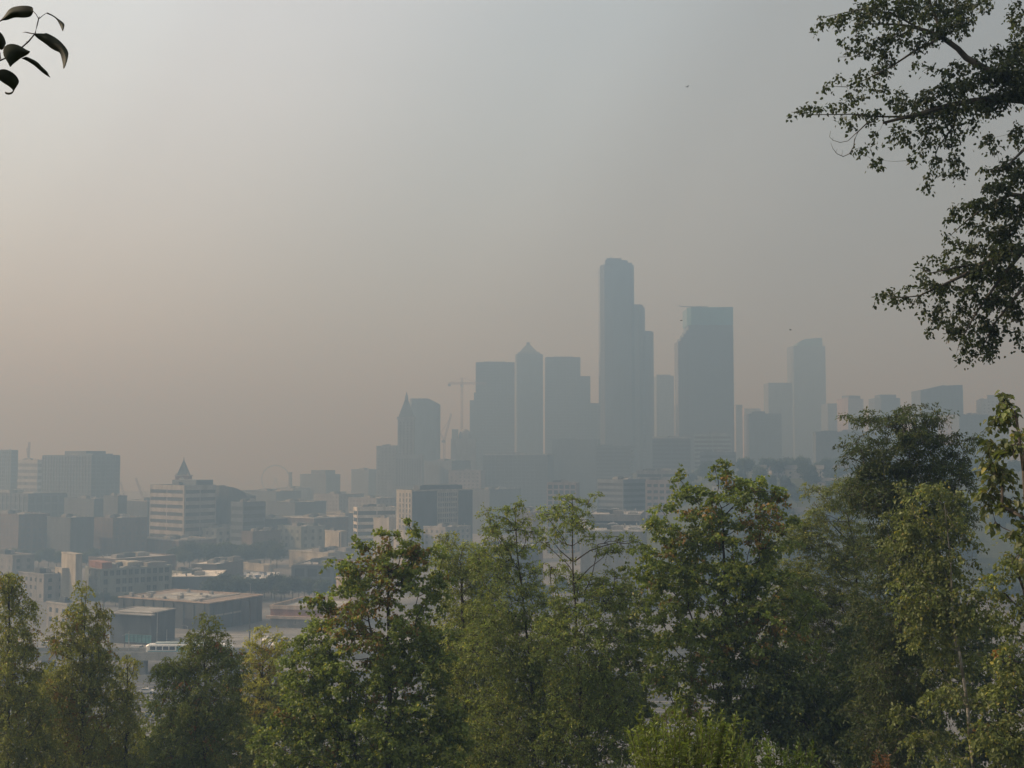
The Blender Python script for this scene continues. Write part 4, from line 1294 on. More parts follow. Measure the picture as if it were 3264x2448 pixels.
LEAVES = [0]
def tree(name, label, trunk, ells, Y, leaf=0.12, wide=0.7, R=0.55, per=90, layers=2.4, col=(0.07, 0.10, 0.03), rust=None, rust_share=0.0, rust_spots=(),
         droop=0.2, flat=0.55, twigs=6, group=None, r_base=0.12, thick=0.9, var=0.28, oval=False, twig_lines=False, bark=None, cat='tree', singles=0, yellow=0.06, base=None, trunk2=None, r_tip=0.012, back=0.0):
    """trunk: picture points from the ground up; ells: (cx, cy, rx, ry) crown lobes in the picture, all at Y metres"""
    s = Y / FOCAL
    lai = 1.6 * layers
    C_, O_ = [], []
    for e in ells:
        cx, cy, rx, ry = e[:4]
        dens = e[4] if len(e) > 4 else 1.0
        c = at(cx, cy, Y)
        ax, az = rx * s, ry * s
        ay = min(max(ax, az), 3.2) * thick
        n = max(3, int(dens * lai * math.pi * ax * az / (0.5 * leaf * leaf * wide * per)))
        q = unit(rng.normal(0, 1, (n, 3))) * (rng.uniform(0, 1, (n, 1)) ** 0.42)
        oy = rng.uniform(-0.6, 0.6)
        p = np.array([c.x, c.y + oy + back, c.z]) + q * np.array([ax, ay, az])
        C_.append(p); O_.append(unit(q + np.array([0, 0, 0.25])))
    C_ = np.concatenate(C_); O_ = np.concatenate(O_)
    LEAVES[0] += len(C_) * per
    gx = at(trunk[0][0], trunk[0][1], Y)
    gz = ground(gx.x, Y)
    org = np.array([gx.x, Y, gz])
    root = tag(empty(name, tuple(org)), label, cat, group)
    tp = [Vector((gx.x, Y, gz - 0.3))] + [at(a_, b_, Y) for a_, b_ in trunk]
    dens_pts = []
    for a_, b_ in zip(tp, tp[1:]):
        k = max(1, int((b_ - a_).length / 0.7))
        for i in range(k):
            w_ = 0.02
            dens_pts.append(a_.lerp(b_, i / k) + Vector((rng.normal(0, w_), rng.normal(0, w_), 0)))
    dens_pts.append(tp[-1])
    keep = np.argsort(-rng.uniform(0, 1, len(C_)))[:520]
    P_, par, cnt = grow(dens_pts, C_[keep] - org * 0, R)
    cnt2 = list(cnt)
    for i in range(len(dens_pts)):
        cnt2[i] = max(cnt2[i], 1 + int((len(dens_pts) - i) ** 1.3))
    lm = limb_mesh(P_ - org, par, cnt2, r_tip, 0.48, r_base=r_base)
    lm.build('trunk', bark or BARK, root, smooth=True)
    if trunk2:
        for tr2 in trunk2:
            pts = [at(a_, b_, Y + 0.1) - Vector(org) for a_, b_, r_ in tr2]
            MB().tube(pts, [r_ for _, _, r_ in tr2], 6).build('limb', bark or BARK, root, smooth=True)
    Rv = R * rng.uniform(0.65, 1.25, len(C_))
    pos, axs, tips, bid = spray(C_, Rv, per, O_, leaf, droop, flat, twigs)
    n = len(pos)
    nr = rng.normal(0, 0.55, (n, 3)); nr[:, 2] += 0.75; nr[:, 1] -= 0.15
    nr = unit(nr)
    Ls = leaf * rng.uniform(0.45, 1.4, n)
    bough_t = rng.normal(0, 1, len(C_))
    f = np.exp(var * (0.55 * bough_t[bid] + 0.6 * rng.normal(0, 1, n)))[:, None]
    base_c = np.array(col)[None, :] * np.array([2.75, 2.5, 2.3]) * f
    yl = rng.uniform(0, 1, n) < yellow
    base_c[yl] = base_c[yl] * np.array([1.9, 1.45, 0.9])
    if rust is not None:
        amt = np.zeros(len(C_))
        amt[rng.uniform(0, 1, len(C_)) < rust_share] = 0.65
        for sx, sy, sr in rust_spots:
            c = np.array(at(sx, sy, Y))
            dd = np.hypot(C_[:, 0] - c[0], C_[:, 2] - c[2]) / (sr * s)
            amt = np.maximum(amt, np.where(dd < 1, 0.46, 0))
        isr = rng.uniform(0, 1, n) < amt[bid]
        base_c[isr] = np.array(rust)[None, :] * 1.45 * f[isr]
    base_c = np.clip(base_c, 0.004, 0.5)
    loc = pos - org
    if singles:
        zz = np.argsort(pos[:, 1])
        vis = [i for i in zz if 0 < (pos[i, 0] / pos[i, 1] * FOCAL + CX) < 3264 and -20 < CY - ((pos[i, 2] - EYE) / pos[i, 1] - math.tan(PITCH)) * FOCAL < 2440][:singles]
        one = np.zeros(n, bool); one[vis] = True
        for i in vis:
            leaf_mesh('leaf', loc[i:i + 1], axs[i:i + 1], nr[i:i + 1], Ls[i:i + 1], Ls[i:i + 1] * wide, base_c[i:i + 1], root, oval)
        loc, axs, nr, Ls, base_c = loc[~one], axs[~one], nr[~one], Ls[~one], base_c[~one]
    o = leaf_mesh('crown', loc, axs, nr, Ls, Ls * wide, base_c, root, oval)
    if singles:
        o['kind'] = 'stuff'
    if twig_lines:
        m = MB()
        for c, tset in zip(C_ - org, tips - org):
            for t_ in tset[:4]:
                m.tube([c, (c + t_) / 2 + rng.normal(0, 0.02, 3), t_], [0.007, 0.005, 0.003], 3)
        m.build('twigs', bark or BARK, root, kind='stuff')
    return root

# ------------------------------------------------------------------ street trees in the city
proto_tree = {}
def city_tree(px, py, Y, h, w, label, group, kind=0, z=None):
    if kind not in proto_tree:
        n = 2100
        q = unit(rng.normal(0, 1, (60, 3))) * (rng.uniform(0, 1, (60, 1)) ** 0.45)
        c = q * np.array([0.40, 0.40, 0.30]) + np.array([0, 0, 0.64])
        bid = rng.integers(0, 60, n)
        pos = c[bid] + rng.normal(0, 0.055, (n, 3))
        ax = rng.normal(0, 1, (n, 3)); nr = rng.normal(0, 0.6, (n, 3)); nr[:, 2] += 0.8
        colr = np.array([(0.045, 0.06, 0.03), (0.055, 0.075, 0.03), (0.035, 0.05, 0.035)][kind % 3]) * np.exp(0.25 * rng.normal(0, 1, (n, 1)))
        o = leaf_mesh('crown', pos, ax, unit(nr), np.full(n, 0.075), np.full(n, 0.05), colr)
        cm = o.data
        bpy.data.objects.remove(o)
        m = MB().cone(0, 0, 0, 0.5, 0.022, 0.014, 6)
        for k in range(6):
            a_ = k * 1.05
            m.tube([(0, 0, 0.35 + 0.03 * k), (0.25 * math.cos(a_), 0.25 * math.sin(a_), 0.62 + 0.03 * k)], [0.012, 0.004], 4)
        proto_tree[kind] = (cm, m.mesh('trunk', BARK))
    cm, tm = proto_tree[kind]
    x = at(px, py, Y).x
    zz = ground(x, Y) if z is None else z
    r_ = tag(empty('street_tree', (x, Y, zz), rng.uniform(0, 6)), label, 'tree', group)
    r_.scale = (w, w, h)
    link('trunk', tm, r_)
    link('crown', cm, r_)
rt = random.Random(3)
for i in range(16):
    city_tree(565 + i * 21 + rt.uniform(-6, 6), 1790, 790 + rt.uniform(-14, 14), rt.uniform(12, 17), rt.uniform(11, 15), 'dark rounded street tree in the row behind the flat brick shed', 'street trees behind the brick shed', i % 3)
for i in range(20):
    city_tree(680 + i * 18 + rt.uniform(-6, 6), 1870, 612 + rt.uniform(-12, 12), rt.uniform(8, 13), rt.uniform(9, 13), 'green tree in the belt between the white roofed shed and rusty warehouse', 'trees behind the rusty warehouse', i % 3)
for i in range(10):
    city_tree(285 + i * 26 + rt.uniform(-8, 8), 1890, 585 + rt.uniform(-4, 4), rt.uniform(4, 7), rt.uniform(5, 8), 'low bushy tree along the foot of the pale green block', 'low trees by the pale green block', i % 3)
for i in range(12):
    city_tree(20 + i * 26 + rt.uniform(-8, 8), 1700, 790 + rt.uniform(-8, 8), rt.uniform(8, 12), rt.uniform(8, 12), 'dim tree among the brick blocks at far left', 'trees of the far left blocks', i % 3)
for i in range(110):
    Y = rt.uniform(560, 980)
    px = rt.uniform(2180, 2860)
    city_tree(px, 1500, Y, rt.uniform(8, 16), rt.uniform(9, 15), ('hazy blue dark tree on the hill slope below the broad glass tower' if px < 2400 else 'hazy blue dark tree on the hill slope below the curved crown tower' if px < 2640 else 'hazy blue dark tree on the hill slope below the pink sided tower'), 'trees on the hazy hill slope', i % 3)
def house(px, Y, w, d, h, wall, label, rz):
    x = at(px, 1500, Y).x
    r_ = tag(empty('house', (x, Y, ground(x, Y) - 0.8), rz), label, 'house', 'houses on the hazy hill slope')
    MB().box(-w / 2, w / 2, -d / 2, d / 2, 0, h).build('wall', W[wall], r_)
    m = MB()
    e_ = 0.5
    A, B_ = [(-w / 2 - e_, -d / 2 - e_, h + 0.003), (w / 2 + e_, -d / 2 - e_, h + 0.003), (w / 2 + e_, d / 2 + e_, h + 0.003), (-w / 2 - e_, d / 2 + e_, h + 0.003)], [(-w / 2 - e_, 0, h + d * 0.32), (w / 2 + e_, 0, h + d * 0.32)]
    m.poly([A[0], A[1], B_[1], B_[0]]); m.poly([A[2], A[3], B_[0], B_[1]]); m.poly([A[1], A[2], B_[1]]); m.poly([A[3], A[0], B_[0]]); m.poly(A[::-1])
    m.build('roof', ROOF_DARK, r_)
    wm3 = MB().box(-0.6, 0.6, -0.06, 0.02, -0.7, 0.7).mesh('window', PANE)
    for i in range(3):
        for z in (1.9, 4.7):
            if z < h - 0.8:
                link('window', wm3, r_).location = (-w / 2 + w * (i + 0.5) / 3, -d / 2, z)
HL = ['pale house at the left end of the row on the hazy hill', 'white house with dark roof on the hazy hill', 'grey house between pale houses on the hazy hill', 'wide pale house under the curved crown tower', 'cream house right of the wide pale house', 'tan house low on the hazy hill slope', 'long white house at the right of the hill row', 'small white house below the apartment blocks', 'pale house low behind the feathery treetop']
for i, (px, Y, w, h, wl) in enumerate(((2300, 800, 12, 7, 'white'), (2420, 850, 10, 7, 'white'), (2480, 860, 11, 6, 'grey'), (2550, 830, 20, 7, 'concrete'), (2600, 840, 11, 7, 'cream'), (2640, 760, 12, 6, 'tan'), (2720, 850, 26, 7, 'white'), (2790, 870, 10, 6, 'white'), (2560, 690, 12, 6, 'concrete'))):
    house(px, Y, w, 9, h, wl, HL[i], rt.uniform(-0.6, 0.3))
for i in range(52):
    city_tree(rt.uniform(2760, 3290), 1500, rt.uniform(420, 880), rt.uniform(10, 16), rt.uniform(10, 15), 'hazy tree on the hill behind the treetops at far right', 'trees on the far right hill', i % 3)
for i in range(8):
    city_tree(1510 + i * 70 + rt.uniform(-20, 20), 1700, 600 + rt.uniform(-30, 30), rt.uniform(7, 10), rt.uniform(7, 10), 'dim tree by the sheds behind the airy twin trees', 'trees by the sheds', i % 3)

# ------------------------------------------------------------------ birds
def bird(px, py, Y, rz, label, flap):
    c = at(px, py, Y)
    r_ = tag(empty('bird', c, rz), label, 'bird', 'birds in flight')
    bm = mat('bird_feathers', (0.05, 0.048, 0.045), 0.9)
    m = MB()
    st = [(-0.22, 0.015), (-0.14, 0.04), (0, 0.06), (0.11, 0.05), (0.17, 0.038), (0.21, 0.03), (0.25, 0.006)]
    m.tube([(x, 0, 0) for x, _ in st], [r for _, r in st], 8)
    for s_ in (-1, 1):
        up = [(0.09, 0.03 * s_, 0.02), (0.12, 0.22 * s_, flap * 0.6), (0.02, 0.46 * s_, flap), (-0.06, 0.44 * s_, flap * 0.95), (-0.05, 0.22 * s_, flap * 0.55), (-0.09, 0.03 * s_, 0.02)]
        m.poly(up); m.poly([(x, y, z - 0.012) for x, y, z in up][::-1])
    m.poly([(-0.18, 0.02, 0), (-0.36, 0.07, 0), (-0.36, -0.07, 0), (-0.18, -0.02, 0)])
    m.build('body', bm, r_, smooth=False)
bird(2190, 277, 190, 0.5, 'tiny dark bird high in the open sky', 0.14)
bird(2172, 1021, 200, 0.2, 'tiny dark bird just left of the broad glass tower', -0.06)
bird(2520, 1052, 220, 2.6, 'tiny pale bird above the curved crown tower', 0.18)

# ------------------------------------------------------------------ trees on the park slope
GT = 'trees on the park slope'
rusty = (0.145, 0.092, 0.03)
tree('weeping_birch', 'drooping olive birch cut by the left edge', [(25, 2300), (30, 2000), (28, 1840)],
     [(25, 1835, 45, 30, .8), (8, 1885, 40, 55), (72, 1925, 36, 40, .8), (45, 2010, 60, 80), (40, 2130, 90, 100), (60, 2280, 120, 120), (90, 2430, 130, 90)], 58, leaf=0.09, R=0.5, per=84, droop=0.9, col=(0.075, 0.085, 0.025), group=GT, layers=2.6, rust=(0.15, 0.09, 0.02), rust_share=0.04)
tree('weeping_birch', 'tall thin topped birch second from the left edge', [(262, 2320), (268, 2050), (275, 1850)],
     [(274, 1860, 14, 40, .7), (256, 1925, 34, 36, .8), (342, 1925, 16, 36, .6), (330, 1965, 22, 30, .7), (280, 1990, 62, 55), (205, 1965, 28, 30, .7), (190, 2010, 40, 40, .8), (262, 2080, 110, 75), (300, 2150, 85, 80), (200, 2190, 115, 90), (250, 2310, 165, 110), (290, 2430, 160, 80)], 62, leaf=0.09, R=0.5, per=84, droop=0.8, col=(0.08, 0.09, 0.027), group=GT, rust=(0.17, 0.085, 0.025), rust_share=0.08)
tree('weeping_birch', 'slim pale drooping birch left of the freeway gap', [(402, 2400), (404, 2250), (405, 2100)],
     [(405, 2120, 28, 40, .8), (388, 2190, 40, 60, .9), (425, 2230, 28, 60, .8), (405, 2310, 48, 70, .9), (400, 2420, 75, 70)], 64, leaf=0.085, R=0.42, per=72, droop=1.0, col=(0.095, 0.105, 0.035), group=GT)
tree('dark_birch', 'dark weeping birch with two bare leader twigs right of the freeway gap', [(655, 2350), (652, 2150), (648, 2010), (640, 1960)],
     [(628, 1948, 20, 16, .5), (692, 1968, 12, 16, .5), (672, 2000, 26, 36, .8), (628, 2030, 36, 30, .8), (690, 2060, 48, 55), (640, 2095, 90, 50), (535, 2100, 30, 26, .7), (560, 2130, 75, 42), (740, 2110, 55, 55), (500, 2125, 26, 22, .6), (640, 2210, 150, 95), (640, 2340, 165, 110), (580, 2440, 130, 70)], 62, leaf=0.08, R=0.5, per=84, droop=0.75, col=(0.052, 0.066, 0.02), group=GT, rust=(0.15, 0.06, 0.02), rust_share=0.04)
tree('yellow_poplar', 'slim yellow green tree between the dark birch and the rusty maple', [(838, 2440), (838, 2200), (834, 2030)],
     [(834, 2015, 18, 36, .8), (815, 2080, 32, 56), (862, 2095, 46, 66), (838, 2200, 66, 95), (818, 2320, 68, 100), (800, 2430, 85, 60), (895, 2050, 18, 36, .7)], 70, leaf=0.085, R=0.5, per=96, droop=0.3, col=(0.125, 0.13, 0.03), group=GT, rust=(0.25, 0.15, 0.03), rust_share=0.14)
tree('rusty_maple', 'big round maple with rusty brown leaves left of centre', [(1235, 2440), (1240, 2200), (1238, 1950), (1236, 1760)],
     [(1305, 1688, 15, 26, .6), (1232, 1735, 55, 36, .9), (1150, 1735, 26, 20, .5), (1345, 1740, 50, 42), (1290, 1770, 60, 50), (1098, 1775, 28, 34, .8), (1112, 1850, 40, 56), (1240, 1840, 130, 105), (1360, 1850, 70, 100), (1012, 1900, 32, 36, .8), (1072, 1950, 88, 70), (1150, 2050, 200, 130), (985, 2020, 36, 26, .6), (1000, 2110, 105, 80), (1000, 2240, 165, 115), (1230, 2260, 230, 170), (930, 2360, 125, 105), (1120, 2420, 240, 90), (1340, 2050, 110, 150), (1380, 2330, 130, 140)], 48, leaf=0.125, wide=0.85, R=0.5, per=72, droop=0.3, flat=0.45, col=(0.060, 0.080, 0.021), group=GT, rust=rusty, rust_share=0.045,
     rust_spots=[(1110, 1950, 45), (1080, 1975, 40), (1160, 2030, 50), (1330, 1760, 30), (1180, 1780, 45), (1230, 1840, 40)], r_base=0.14, layers=2.5)
tree('airy_tree', 'light green feathery tree behind the right shoulder of the rusty maple', [(1470, 2350), (1475, 2050), (1470, 1800)],
     [(1420, 1725, 40, 34, .6), (1470, 1760, 60, 50, .7), (1410, 1800, 40, 60, .7), (1510, 1770, 50, 60, .7), (1450, 1860, 80, 80, .8), (1560, 1830, 70, 90, .8), (1500, 1980, 110, 110), (1480, 2150, 130, 130), (1480, 2350, 150, 120)], 58, leaf=0.09, wide=0.55, R=0.48, per=60, droop=0.4, col=(0.095, 0.115, 0.035), group=GT, layers=1.9, twig_lines=True)
tree('airy_tree', 'open airy tree with slanting trunk, left one of the twin trees', [(1702, 2300), (1690, 2120), (1664, 1880), (1648, 1760), (1640, 1620)],
     [(1640, 1605, 40, 26, .7), (1585, 1640, 45, 30, .7), (1570, 1690, 50, 36, .8), (1650, 1680, 60, 40, .7), (1630, 1750, 70, 50, .7), (1560, 1790, 60, 70, .8), (1670, 1830, 60, 50, .6), (1640, 1900, 110, 70, .9), (1600, 2040, 150, 120), (1690, 2150, 120, 120), (1620, 2320, 180, 150)], 52, leaf=0.095, wide=0.55, R=0.45, per=54, droop=0.3, flat=0.4, col=(0.07, 0.092, 0.028), group=GT, layers=1.9, twig_lines=True, r_base=0.10,
     trunk2=[[(1664, 1900, 0.033), (1625, 1830, 0.025), (1595, 1760, 0.017), (1580, 1690, 0.008)]])
tree('airy_tree', 'open airy tree with upright trunk, right one of the twin trees', [(1850, 2350), (1846, 2150), (1829, 1850), (1826, 1740), (1824, 1620)],
     [(1830, 1600, 55, 24, .8), (1890, 1588, 26, 16, .6), (1750, 1630, 45, 24, .7), (1800, 1650, 80, 34, .8), (1870, 1660, 40, 30, .7), (1750, 1710, 55, 32, .7), (1905, 1725, 50, 22, .6), (1985, 1715, 46, 20, .7), (2040, 1725, 26, 14, .6), (1960, 1770, 50, 30, .5), (1770, 1790, 60, 30, .5), (1850, 1900, 130, 75, .9), (1960, 1880, 80, 60, .8), (1840, 2040, 150, 120), (1880, 2200, 150, 120), (1860, 2350, 170, 120)], 50, leaf=0.095, wide=0.55, R=0.42, per=54, droop=0.3, flat=0.4, col=(0.072, 0.095, 0.028), group=GT, layers=1.9, twig_lines=True, r_base=0.10,
     trunk2=[[(1830, 1790, 0.033), (1880, 1755, 0.025), (1940, 1735, 0.017), (2040, 1718, 0.007)], [(1832, 1860, 0.030), (1880, 1810, 0.022), (1925, 1775, 0.011)], [(1826, 1790, 0.028), (1785, 1755, 0.019), (1750, 1710, 0.008)]])
tree('orange_maple', 'tall maple with a bright orange patch near its crown', [(2330, 2440), (2320, 2150), (2310, 1850), (2300, 1620)],
     [(2288, 1482, 22, 26, .8), (2340, 1520, 46, 36), (2420, 1545, 40, 30, .8), (2168, 1532, 24, 26, .8), (2200, 1580, 50, 42), (2088, 1604, 38, 24, .8), (2300, 1590, 95, 70), (2420, 1590, 56, 50), (2478, 1570, 20, 16, .6), (2508, 1580, 18, 20, .6), (2445, 1680, 85, 80), (2085, 1668, 26, 20, .7), (2200, 1690, 110, 75), (2095, 1790, 110, 75), (2320, 1760, 170, 120), (2240, 1900, 220, 130), (2420, 1940, 190, 150), (2180, 2080, 180, 140), (2420, 2120, 210, 170), (2280, 2320, 240, 140)], 52, leaf=0.13, wide=0.85, R=0.5, per=72, droop=0.3, flat=0.45, col=(0.058, 0.078, 0.02), group=GT, rust=(0.17, 0.105, 0.033), rust_share=0.05,
     rust_spots=[(2412, 1640, 46), (2400, 1690, 40), (2450, 1660, 30), (2510, 1580, 18), (2440, 1985, 50), (2180, 1620, 30)], r_base=0.14, layers=2.5)
tree('feathery_tree', 'pale feathery tree between the orange maple and the dark tree', [(2740, 2300), (2734, 1920), (2722, 1730), (2690, 1600)],
     [(2575, 1558, 36, 20, .7), (2620, 1580, 40, 26, .7), (2690, 1552, 50, 32, .8), (2740, 1585, 60, 50), (2640, 1640, 70, 46, .9), (2570, 1700, 75, 55), (2720, 1740, 105, 75), (2640, 1850, 140, 95), (2525, 1720, 55, 50, .8), (2500, 1850, 80, 80), (2550, 1980, 120, 110), (2720, 2030, 160, 130), (2620, 2220, 190, 150), (2680, 2400, 200, 100)], 58, leaf=0.09, wide=0.42, R=0.5, per=84, droop=0.25, flat=0.3, col=(0.068, 0.085, 0.028), group=GT, layers=2.2, twig_lines=True,
     trunk2=[[(2722, 1745, 0.039), (2680, 1700, 0.028), (2630, 1650, 0.019), (2592, 1600, 0.010)]])
tree('compound_leaf_tree', 'dark tree with layered feathery sprays rising above the others at right', [(2860, 2250), (2880, 1800), (2890, 1560), (2905, 1400)],
     [(2910, 1300, 45, 24, .8), (2962, 1325, 40, 26, .8), (2745, 1330, 46, 24, .8), (2800, 1355, 55, 30), (2870, 1360, 66, 40), (2990, 1345, 36, 24, .7), (2950, 1390, 60, 40), (2870, 1440, 90, 60), (2990, 1420, 55, 36, .8), (3060, 1395, 40, 22, .7), (3110, 1410, 30, 18, .6), (3060, 1440, 36, 24, .7), (2825, 1510, 70, 60), (2950, 1510, 95, 66), (2755, 1440, 60, 50), (2770, 1560, 80, 80), (3030, 1510, 80, 60), (3000, 1640, 110, 90), (2850, 1620, 120, 100), (2880, 1780, 130, 120), (2860, 1960, 140, 120), (2840, 2140, 130, 120), (2850, 2320, 150, 120)], 44, r_base=0.08, leaf=0.13, wide=0.34, R=0.5, per=60, droop=0.3, flat=0.32, col=(0.028, 0.039, 0.016), group=GT, layers=2.4, twig_lines=True)
tree('young_cottonwood', 'tall cottonwood with slim pale trunk and light leaves at right', [(3105, 2446), (3092, 2350), (3072, 2160), (3043, 1990), (3028, 1790), (3010, 1600)],
     [(2960, 1560, 66, 46, .8), (3050, 1600, 66, 60), (2930, 1690, 80, 85), (3040, 1740, 100, 100), (2975, 1860, 100, 100), (3085, 1930, 90, 110), (2975, 2010, 90, 80), (3060, 2120, 100, 80, .5), (2985, 2220, 80, 44, .6), (3130, 2260, 60, 50, .6), (2935, 2300, 60, 30, .6), (2970, 2370, 80, 36, .6), (3040, 2420, 120, 40, .5)], 40, back=0.6, leaf=0.105, wide=0.72, R=0.42, per=48, droop=0.6, col=(0.056, 0.070, 0.026), group=GT, layers=2.2, bark=PALEBARK, r_base=0.06, r_tip=0.005, oval=True)
tree('dark_understory', 'very dark shrubby tree filling the shade left of the slim pale trunk', [(2760, 2446), (2760, 2300)],
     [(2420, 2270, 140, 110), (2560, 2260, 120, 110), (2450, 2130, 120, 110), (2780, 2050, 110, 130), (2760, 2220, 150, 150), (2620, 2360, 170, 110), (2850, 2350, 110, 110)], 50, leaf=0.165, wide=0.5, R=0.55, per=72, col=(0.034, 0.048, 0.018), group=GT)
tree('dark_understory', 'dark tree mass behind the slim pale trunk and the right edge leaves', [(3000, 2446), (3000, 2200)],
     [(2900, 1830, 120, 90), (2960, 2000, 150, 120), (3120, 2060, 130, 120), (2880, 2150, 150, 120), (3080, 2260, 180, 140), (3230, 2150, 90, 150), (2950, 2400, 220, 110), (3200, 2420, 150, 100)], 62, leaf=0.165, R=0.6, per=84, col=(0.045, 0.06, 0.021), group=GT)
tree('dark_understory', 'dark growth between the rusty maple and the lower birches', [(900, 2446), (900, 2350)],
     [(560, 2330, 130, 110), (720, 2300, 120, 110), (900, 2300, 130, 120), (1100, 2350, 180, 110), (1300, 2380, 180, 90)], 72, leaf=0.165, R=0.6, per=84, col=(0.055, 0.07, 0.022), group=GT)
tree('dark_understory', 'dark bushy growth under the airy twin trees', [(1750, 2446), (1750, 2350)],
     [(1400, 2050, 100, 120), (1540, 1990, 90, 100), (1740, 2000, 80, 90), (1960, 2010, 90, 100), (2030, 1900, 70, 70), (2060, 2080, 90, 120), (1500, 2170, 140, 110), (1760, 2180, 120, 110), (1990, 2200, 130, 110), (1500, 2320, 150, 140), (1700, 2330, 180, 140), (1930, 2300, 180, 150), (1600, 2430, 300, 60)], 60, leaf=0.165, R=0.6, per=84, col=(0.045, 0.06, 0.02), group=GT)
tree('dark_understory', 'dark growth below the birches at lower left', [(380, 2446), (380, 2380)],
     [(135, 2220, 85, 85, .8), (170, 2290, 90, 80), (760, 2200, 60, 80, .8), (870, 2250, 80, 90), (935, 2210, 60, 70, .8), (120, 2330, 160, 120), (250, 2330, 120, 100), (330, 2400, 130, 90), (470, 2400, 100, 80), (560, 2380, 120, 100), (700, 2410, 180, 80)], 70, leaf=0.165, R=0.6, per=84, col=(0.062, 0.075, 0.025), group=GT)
tree('right_edge_tree', 'light leaved tree cut by the right edge low down', [(3300, 2446), (3290, 2200), (3280, 1900)],
     [(3225, 1790, 60, 80, .8), (3180, 1860, 40, 40, .6), (3240, 1940, 50, 70, .8), (3225, 2060, 60, 70, .8), (3230, 2200, 70, 100), (3190, 2350, 90, 80), (3260, 2380, 90, 110)], 38, leaf=0.11, wide=0.7, R=0.42, per=54, droop=0.5, col=(0.054, 0.068, 0.023), group=GT, oval=True, rust=(0.2, 0.1, 0.03), rust_share=0.05, layers=2.1)
tree('cottonwood_sapling', 'large leaved cottonwood shoots at the right edge above the skyline blocks', [(3300, 2300), (3285, 1800), (3262, 1500), (3240, 1330)],
     [(3205, 1255, 18, 22, .6), (3195, 1320, 26, 46, .8), (3245, 1340, 24, 70), (3225, 1420, 50, 60), (3180, 1430, 26, 40, .7), (3230, 1500, 52, 60), (3190, 1560, 36, 44, .8), (3235, 1620, 46, 60), (3255, 1720, 34, 60)], 22, leaf=0.115, wide=0.72, R=0.22, per=24, droop=0.6, col=(0.042, 0.053, 0.021), group=GT, twigs=4, oval=True, layers=2.3, singles=260, r_base=0.05, r_tip=0.004, twig_lines=True)
# bushes close by
def shrub(name, label, px, py, Y, stems, col, leaf, group='bushes by the path', rust=None):
    """upright leafy shoots fanning out of one root"""
    c = at(px, py, Y)
    gz = ground(c.x, Y)
    org = np.array([c.x, Y, gz])
    root = tag(empty(name, tuple(org)), label, 'bush', group)
    m = MB()
    PP, AA, bb = [], [], []
    for k, (tx, ty, dy) in enumerate(stems):
        tip = np.array(at(tx, ty, Y + dy)) - org
        mid = tip * 0.5 + np.array([rng.normal(0, 0.08), rng.normal(0, 0.08), 0.05])
        b0 = np.array([rng.normal(0, 0.25), rng.normal(0, 0.25), 0])
        ts = np.linspace(0, 1, 9)[:, None]
        cur = (1 - ts) ** 2 * b0 + 2 * ts * (1 - ts) * mid + ts ** 2 * tip
        m.tube(list(cur), list(np.linspace(0.012, 0.003, 9)), 4)
        n = 210
        u = rng.uniform(0.25, 1, n)
        i = np.clip((u * 8).astype(int), 0, 7)
        p = cur[i] + (cur[i + 1] - cur[i]) * (u * 8 - i)[:, None]
        sidev = unit(rng.normal(0, 1, (n, 3)))
        p = p + sidev * (0.17 * (1.05 - u))[:, None] * rng.uniform(0, 1, (n, 1))
        ax = unit(sidev * 0.9 + unit(cur[i + 1] - cur[i]) * 0.8)
        PP.append(p); AA.append(ax); bb.append(np.full(n, rng.normal(0, 1)))
    m.build('stem', BARK, root)
    P2, A2, b2 = np.concatenate(PP), np.concatenate(AA), np.concatenate(bb)
    n = len(P2)
    nr = rng.normal(0, 0.5, (n, 3)); nr[:, 2] += 0.8
    cc = np.array(col)[None, :] * np.exp(0.16 * b2 + 0.2 * rng.normal(0, 1, n))[:, None]
    if rust is not None:
        q = rng.uniform(0, 1, n) < 0.5
        cc[q] = np.array(rust)
    Ls = leaf * rng.uniform(0.6, 1.2, n)
    leaf_mesh('crown', P2, A2, unit(nr), Ls, Ls * 0.36, cc, root)
r5 = random.Random(21)
st = [(2151, 2216, 0), (2174, 2228, 0.110), (2300, 2268, 0), (2346, 2279, 0.055), (2374, 2296, 0), (2077, 2268, 0), (2031, 2273, 0.055), (2230, 2275, 0), (2110, 2300, 0.165), (2010, 2330, 0), (2060, 2330, 0.110), (2200, 2320, 0.220)]
st += [(r5.uniform(1990, 2390), r5.uniform(2310, 2440), r5.uniform(-0.9, 0.9)) for _ in range(58)] + [(r5.uniform(2000, 2380), r5.uniform(2240, 2330), r5.uniform(-0.6, 0.6)) for _ in range(22)]
shrub('willow_bush', 'bright yellow green bush with upright shoots at bottom centre right', 2190, 2600, 17, st, (0.15, 0.18, 0.045), 0.085)
st = [(r5.uniform(2380, 2620), r5.uniform(2360, 2460), r5.uniform(-0.6, 0.6)) for _ in range(34)] + [(2545, 2375, 0), (2400, 2352, 0), (2440, 2340, 0.110)]
shrub('willow_bush', 'duller green bush right of the bright bush at the bottom edge', 2490, 2620, 16, st, (0.11, 0.15, 0.045), 0.075)
st = [(r5.uniform(2780, 2840), r5.uniform(2395, 2450), r5.uniform(-0.3, 0.3)) for _ in range(10)] + [(2795, 2392, 0), (2820, 2400, 0)]
shrub('reddish_bush', 'small reddish seed headed plant at the bottom edge', 2810, 2560, 15, st, (0.12, 0.07, 0.045), 0.05, rust=(0.2, 0.09, 0.05))

